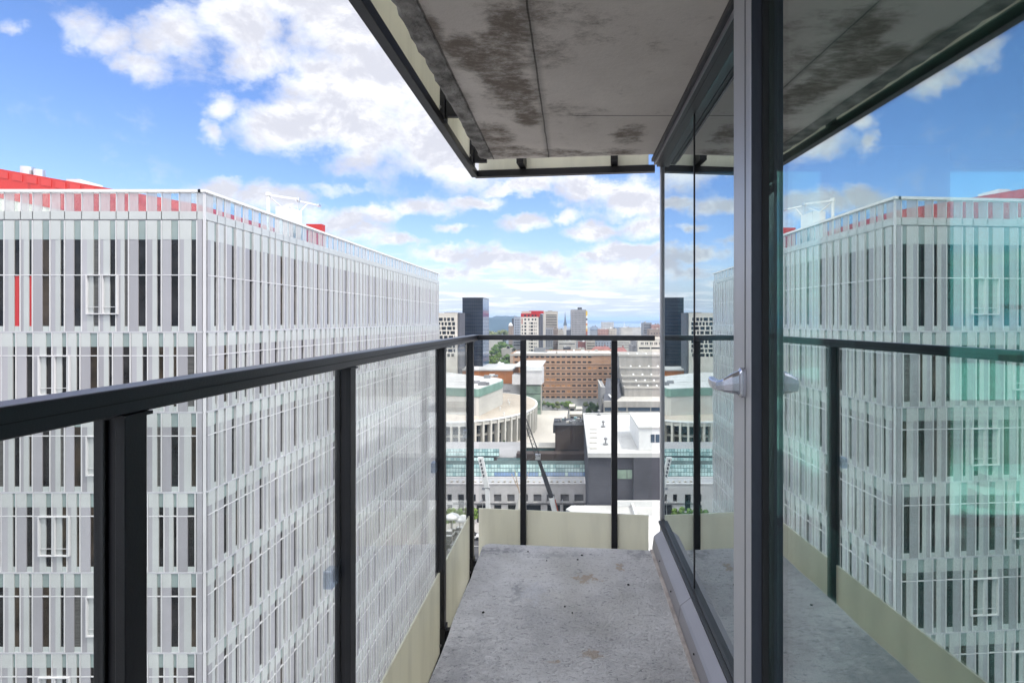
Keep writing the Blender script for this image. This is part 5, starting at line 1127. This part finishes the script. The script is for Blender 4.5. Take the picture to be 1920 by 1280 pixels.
for i in range(5):
    c = p1 + (p2 - p1) * (.42 + i * .12); mb = MB(); n = 14
    mb.poly([(c.x - .1 + .19 * math.cos(2 * math.pi * k / n) , c.y - .33, c.z + .27 * math.sin(2 * math.pi * k / n)) for k in range(n)])
    mb.v += [(v[0], v[1] + .03, v[2]) for v in mb.v[:n]]
    for k in range(n): mb.f.append((k, (k + 1) % n, n + (k + 1) % n, n + k))
    mb.build('lamp', M['grey_dark'], pl)
mb = MB(); c = P(909, 915, Z); mb.beam((c.x - .5, Z - .3, c.z), (c.x + 1.0, Z - .3, c.z), .2, .45); mb.build('platform', M['galv'], pl)
# white bell-shaped sculpture with spars
sg = thing('sculpture', 'white bell shaped sculpture with thin spars fanning out of its top', 'sculpture', (X(975.5, 102), 102, GZ))
c = (X(975.5, 102), 102, GZ); zt = H(921, 102) - GZ
mb = MB(); mb.lathe(c, [(1.9, 0), (1.75, 3), (1.5, zt * .45), (1.25, zt * .6), (.8, zt * .8), (.25, zt * .93), (.1, zt)], 20); mb.build('body', M['plaster'], sg, smooth=True)
for (a, b, c_, d_) in ((959, 888, 972, 913), (965, 880, 974, 921), (991.5, 884, 979, 919), (985, 881, 977.5, 921)):
    mb = MB(); q = P(c_, d_ + 3, 102); mb.tube(q, P(a, b, 102), .12, .05, n=6); mb.build('spar', M['ledge_tan'], sg)
# street lamps, cars
def car(x, y, z, ang, paint, lab):
    t = thing('parked_car', lab, 'car', (x, y, z), 'cars on the street'); ca, sa = math.cos(ang), math.sin(ang)
    def w(px, py, pz): return (x + px * ca - py * sa, y + px * sa + py * ca, z + pz)
    def hx(pts): m = MB(); m.hex([w(*p) for p in pts]); return m
    hx([(-2.1, -.85, .3), (2.1, -.85, .3), (2.1, .85, .3), (-2.1, .85, .3), (-2.1, -.85, .85), (2.05, -.85, .8), (2.05, .85, .8), (-2.1, .85, .85)]).build('body', paint, t, bevel=.08)
    hx([(-1.7, -.75, .86), (1.0, -.75, .83), (1.0, .75, .83), (-1.7, .75, .86), (-1.3, -.62, 1.38), (.3, -.62, 1.38), (.3, .62, 1.38), (-1.3, .62, 1.38)]).build('window', M['win_dark'], t)
    hx([(-1.25, -.6, 1.385), (.25, -.6, 1.385), (.25, .6, 1.385), (-1.25, .6, 1.385), (-1.2, -.55, 1.43), (.2, -.55, 1.43), (.2, .55, 1.43), (-1.2, .55, 1.43)]).build('roof', paint, t)
    for sx in (-1.3, 1.3):
        for sy in (-.86, .66):
            m = MB(); m.tube(w(sx, sy, .32), w(sx, sy + .2, .32), .32, n=12); m.build('wheel', M['gasket'], t)
    return t
paints = {n: pm('paint_' + n, c, .3, .03, 1, coat=.6) for n, c in (('white', (.7, .7, .7)), ('grey', (.2, .2, .22)), ('black', (.02, .02, .022)), ('red', (.35, .03, .03)), ('silver', (.5, .51, .53)))}
def gpt(px, py, dz=0): Z = 45.0 / ((py - VY) / F); return (X(px, Z), Z)
for (px, py, ang, nm, lab) in ((845, 1004, 1.5, 'white', 'white car on the street seen between the two far left posts'), (853, 1030, 1.5, 'grey', 'grey car on the street nearest the foot of the striped building'), (841, 1021, 1.5, 'black', 'black car behind the left railing glass'), (868, 1000, 0.05, 'silver', 'silver car on the cross street by the museum'), (884, 1010, .05, 'white', 'white car on the cross street behind the corner post'), (860, 1058, 1.55, 'red', 'red car low on the street beside the cream panel')):
    g = gpt(px, py); car(g[0], g[1], GZ + .06, ang, paints[nm], lab)
# pale pavilions on the street beyond the plaza
for (px0, px1, py0, py1, lab) in ((1067, 1078.5, 765.5, 772, 'small cream kiosk with flat roof left of the street beyond the plaza'), (1080, 1092, 769, 777, 'cream kiosk with dark front on the right of the street'), (1067.5, 1092, 780.5, 787, 'long low cream kiosk at the near end of the street')):
    Z = 44.0 / ((py1 - VY) / F); t = thing('kiosk', lab, 'kiosk', (X((px0 + px1) / 2, Z), Z, GZ), 'kiosks on the street')
    x0, x1 = X(px0, Z), X(px1, Z); zt = GZ + 3.4; mb = MB(); facade(mb, x0 + .2, x1 - .2, GZ, zt, Z, [(x0 + .5, x1 - .5, GZ + 1, GZ + 2.5)], .4); shell(mb, x0 + .2, x1 - .2, Z, Z + 7, GZ, zt); mb.build('wall', M['beige'], t)
    part('window', 'win_dark', t, (x0 + .5, x1 - .5, Z + .4, Z + .45, GZ + 1, GZ + 2.5)); part('roof', 'cream_wall', t, (x0, x1, Z - .4, Z + 7.4, zt + .005, zt + .3))
# ---- trees --------------------------------------------------------------
def leaf_mat(name, c1, c2):
    m = bpy.data.materials.new(name); m.use_nodes = True; nt = m.node_tree; p = nt.nodes['Principled BSDF']; N = nt.nodes.new; L = nt.links.new
    g = N('ShaderNodeNewGeometry'); r = N('ShaderNodeValToRGB'); L(g.outputs['Random Per Island'], r.inputs[0]); r.color_ramp.elements[0].color = c1 + (1,); r.color_ramp.elements[1].color = c2 + (1,)
    L(r.outputs[0], p.inputs['Base Color']); p.inputs['Roughness'].default_value = .6; p.inputs['Specular IOR Level'].default_value = .3
    return m
M['leaf_mid'] = leaf_mat('leaf_mid', (.05, .10, .025), (.15, .24, .06)); M['leaf_light'] = leaf_mat('leaf_light', (.07, .13, .025), (.20, .28, .06)); M['leaf_dark'] = leaf_mat('leaf_dark', (.03, .06, .022), (.08, .125, .04)); M['leaf_olive'] = leaf_mat('leaf_olive', (.10, .13, .055), (.24, .26, .11))
M['bark'] = pc('bark', (.09, .07, .05), var=.3, scale=3)
def tree(x, y, z, h, r, mat, lab, group, n=900, leaf=.5, seed=0, columnar=False):
    r4 = random.Random(seed * 7 + 13); t = thing('tree', lab, 'tree', (x, y, z), group); th_ = h * .15 if columnar else max(h * .3, h - r * 2.0)
    mb = MB(); mb.tube((x, y, z), (x, y, z + th_), r * .10, r * .06, n=8); lim = []
    for i in range(5):
        a = 2 * math.pi * i / 5 + r4.random(); e = (x + math.cos(a) * r * .5, y + math.sin(a) * r * .5, max(z + th_, z + h - r * r4.uniform(.7, 1.3))); mb.tube((x, y, z + th_ * .85), e, r * .05, r * .015, n=6)
    mb.tube((x, y, z + th_ * .9), (x, y, z + h * .85), r * .06, r * .015, n=6)
    mb.build('trunk', M['bark'], t)
    clumps = []
    for i in range(14):
        if columnar: cz = z + h * r4.uniform(.12, .95); k = 1 - abs((cz - z) / h - .4) * .9; clumps.append((x + r4.uniform(-.3, .3) * r, y + r4.uniform(-.3, .3) * r, cz, r * .55 * k))
        else:
            a = r4.uniform(0, 6.283); f_ = r4.random(); q = r * .68 * math.sqrt(r4.random()) * (1.05 - .6 * f_ * f_); cz = z + h - r * (.35 + min(1.9, h / r - .8) * (1 - f_)); clumps.append((x + q * math.cos(a), y + q * math.sin(a), cz, r * r4.uniform(.34, .5)))
    mb = MB()
    for i in range(n):
        c = r4.choice(clumps); v = Vector((r4.gauss(0, 1), r4.gauss(0, 1), r4.gauss(0, 1))).normalized(); q = c[3] * (r4.random() ** .35)
        p = Vector((c[0], c[1], c[2])) + Vector((v.x * q, v.y * q, v.z * q * .8)); nrm = (v + Vector((r4.uniform(-.6, .6), r4.uniform(-.6, .6), r4.uniform(-.2, .8)))).normalized(); a = nrm.orthogonal().normalized(); b = nrm.cross(a); s = leaf * r4.uniform(.6, 1.3)
        mb.poly([p + a * s, p + b * s * .7, p - a * s, p - b * s * .7])
    mb.build('crown', M[mat], t); return t
kinds = {'leaf_mid': 'mid green', 'leaf_light': 'bright green', 'leaf_dark': 'dark green', 'leaf_olive': 'pale olive'}
def trees(lst, group, where):
    for i, (px, pyb, pyt, Z, rpx, mat) in enumerate(lst):
        x = X(px, Z); zt = H(pyt, Z); r = rpx * Z / F; h = zt - GZ
        tree(x, Z, GZ, h, r, mat, kinds[mat] + ' leafy tree ' + where, group, n=1500, leaf=max(.28, r * .12), seed=i + len(where) * 17)
park = [(930, 0, 643, 350, 11, 'leaf_mid'), (941, 0, 639, 365, 13, 'leaf_mid'), (953, 0, 642, 372, 12, 'leaf_mid'), (923, 0, 655, 330, 10, 'leaf_light'), (934, 0, 659, 318, 9, 'leaf_light'), (947, 0, 660, 322, 10, 'leaf_mid'), (955, 0, 663, 330, 8, 'leaf_mid'), (921, 0, 668, 300, 8, 'leaf_light'), (941, 0, 672, 300, 9, 'leaf_mid'), (951, 0, 674, 297, 8, 'leaf_mid'), (966, 0, 652, 360, 6, 'leaf_olive'), (1034, 0, 653, 360, 7, 'leaf_light'), (927, 0, 665, 306, 7, 'leaf_light')]
trees(park, 'trees in the park', 'in the park left of the brick office')
trees([(925, 0, 614.5, 640, 11, 'leaf_olive'), (945, 0, 615, 660, 12, 'leaf_olive'), (937, 0, 618, 620, 8, 'leaf_olive'), (956, 0, 618, 680, 7, 'leaf_olive'), (914, 0, 618, 650, 8, 'leaf_olive')], 'far trees under the blue hill', 'far off under the blue hill')
trees([(1020 + i * 8.3, 0, 750 + (i % 3) * 2.2, 283 - (i % 4) * 5, 6.0, ['leaf_olive', 'leaf_mid', 'leaf_light'][i % 3]) for i in range(6)] + [(1064, 0, 750, 274, 9, 'leaf_light'), (1072, 0, 754, 268, 8, 'leaf_light'), (1110, 0, 753, 270, 8, 'leaf_dark'), (1118, 0, 757, 262, 9, 'leaf_dark'), (1104, 0, 763, 255, 7, 'leaf_dark'), (1098, 0, 752, 280, 6, 'leaf_olive'), (1124, 0, 752, 278, 7, 'leaf_olive')], 'street trees before the brick office', 'in front of the brick office')
for i, (px, pyb, pyt, Z, rp_, mat) in enumerate(((945.5, 852, 818, 152, 4.6, 'leaf_dark'),)):
    tree(X(px, Z), Z, H(853, Z), H(pyt, Z) - H(853, Z), rp_ * Z / F, mat, 'dark columnar shrub standing against the theatre columns', None, n=900, leaf=.22, seed=5, columnar=True)
for i, (px, zz) in enumerate(((857, 154), (848, 156))):
    tree(X(px, zz), zz, H(850, zz), 3.4, 1.5, 'leaf_mid', ['bushy green shrub at the foot of the theatre columns', 'second bushy green shrub by the theatre, further left'][i], None, n=700, leaf=.2, seed=i + 50)
trees([(846, 0, 951, 112, 11, 'leaf_light'), (862, 0, 953, 108, 9, 'leaf_mid'), (878, 0, 950, 110, 10, 'leaf_light'), (889, 0, 953, 109, 8, 'leaf_light'), (832, 0, 955, 112, 10, 'leaf_mid'), (845, 0, 1040, 92, 8, 'leaf_light')], 'street trees before the museum', 'on the street before the museum')
# white sun canopies by the street trees
for i, (px, py) in enumerate(((868, 966), (848, 962))):
    Z = 104; t = thing('canopy', ['white fabric canopy between the street trees by the museum', 'white fabric canopy left of its neighbour by the museum'][i], 'canopy', (X(px, Z), Z, GZ)); z = H(py, Z)
    mb = MB(); mb.lathe((X(px, Z), Z, z - .8), [(1.6, 0), (1.2, .45), (.5, .8), (.08, 1.0)], 16); mb.build('cover', M['white_paint'], t, smooth=True)
    mb = MB(); mb.tube((X(px, Z), Z, GZ), (X(px, Z), Z, z - .8), .08, n=8); mb.build('pole', M['galv'], t)
# street lamps along the pavement
for i in range(5):
    x = -70 + i * 17.0; t = thing('street_lamp', 'slim grey street lamp on the pavement before the museum', 'street lamp', (x, 113.6, GZ + .14), 'street lamps before the museum')
    mb = MB(); mb.tube((x, 113.6, GZ + .14), (x, 113.6, GZ + 7), .1, .06, n=8); mb.build('pole', M['galv'], t); mb = MB(); mb.beam((x, 113.6, GZ + 7), (x, 111.9, GZ + 7.3), .08, .08); mb.build('arm', M['galv'], t); part('lamp_head', 'galv', t, (x - .12, x + .12, 111.2, 111.9, GZ + 7.2, GZ + 7.36))
# round white pool-like dome beside the park
t = thing('dome', 'low white dome among the park trees', 'dome', (X(939, 300), 300, GZ)); mb = MB(); zt = H(676, 300) - GZ; mb.lathe((X(939, 300), 300, GZ), [(3.1, 0), (3.1, zt * .78), (2.6, zt * .88), (1.6, zt * .96), (.2, zt)], 24); mb.build('shell', M['white_paint'], t, smooth=True)
# ---- right-hand neighbour seen through the room ----------------------------
t = thing('metal_roof_building', 'broad building with pale metal roofs seen through the room behind the door', 'building', (60, 90, GZ))
part('wall', 'concrete_shade', t, (34, 105, 45, 140, GZ, -20.0)); part('roof', 'roof_white', t, (33.8, 105.2, 44.8, 140.2, -19.99, -19.5))
part('roof_hall', 'concrete_pale', t, (48, 96, 78, 120, -19.49, -10)); mb = MB(); mb.hex([(47, 77, -9.99), (97, 77, -9.99), (97, 121, -9.99), (47, 121, -9.99), (60, 92, -7), (84, 92, -7), (84, 106, -7), (60, 106, -7)]); mb.build('hall_roof', M['roof_white'], t)
for i in range(9): part('roof_unit', 'concrete_pale', t, (40 + i * 6, 43 + i * 6, 52 + (i % 3) * 7, 55 + (i % 3) * 7, -19.49, -17.9))
for i in range(7): part('louvre', 'grey_mid', t, (52, 62, 77.8, 77.99, -17 + i * .8, -16.6 + i * .8))
# hotel name on the glass of the end window, small pale letters
cu = bpy.data.curves.new('lettering', 'FONT'); cu.body = 'DOUBLETREE'; cu.size = .040; cu.extrude = .0015; cu.align_x = 'CENTER'
ltc = bpy.data.objects.new('lettering_curve', cu); sc.collection.objects.link(ltc); bpy.context.view_layer.update(); lm = bpy.data.meshes.new_from_object(ltc.evaluated_get(bpy.context.evaluated_depsgraph_get())); bpy.data.objects.remove(ltc); lt_ = bpy.data.objects.new('lettering', lm); sc.collection.objects.link(lt_); lt_.location = (2.62, 3.10, H(580, 3.10)); lt_.rotation_euler = (R(90), 0, 0); lm.materials.clear(); lm.materials.append(M['white_paint'])
tag(lt_, 'small pale hotel name lettering behind the door glass', 'lettering')

# ================================================================== AIR
hm = bpy.data.materials.new('haze'); hm.use_nodes = True; nt = hm.node_tree; nt.nodes.clear()
pv = nt.nodes.new('ShaderNodeVolumePrincipled'); pv.inputs['Color'].default_value = (0.50, 0.71, 1.0, 1); pv.inputs['Density'].default_value = 0.00017; pv.inputs['Anisotropy'].default_value = 0.1
oo = nt.nodes.new('ShaderNodeOutputMaterial'); nt.links.new(pv.outputs[0], oo.inputs['Volume'])
mb = MB(); mb.box(-14500, 14500, -3100, 14500, GZ - 1, 60.0); hz_ = mb.build('haze', hm); hz_['kind'] = 'stuff'; hz_['label'] = 'thin blue haze over the far city'
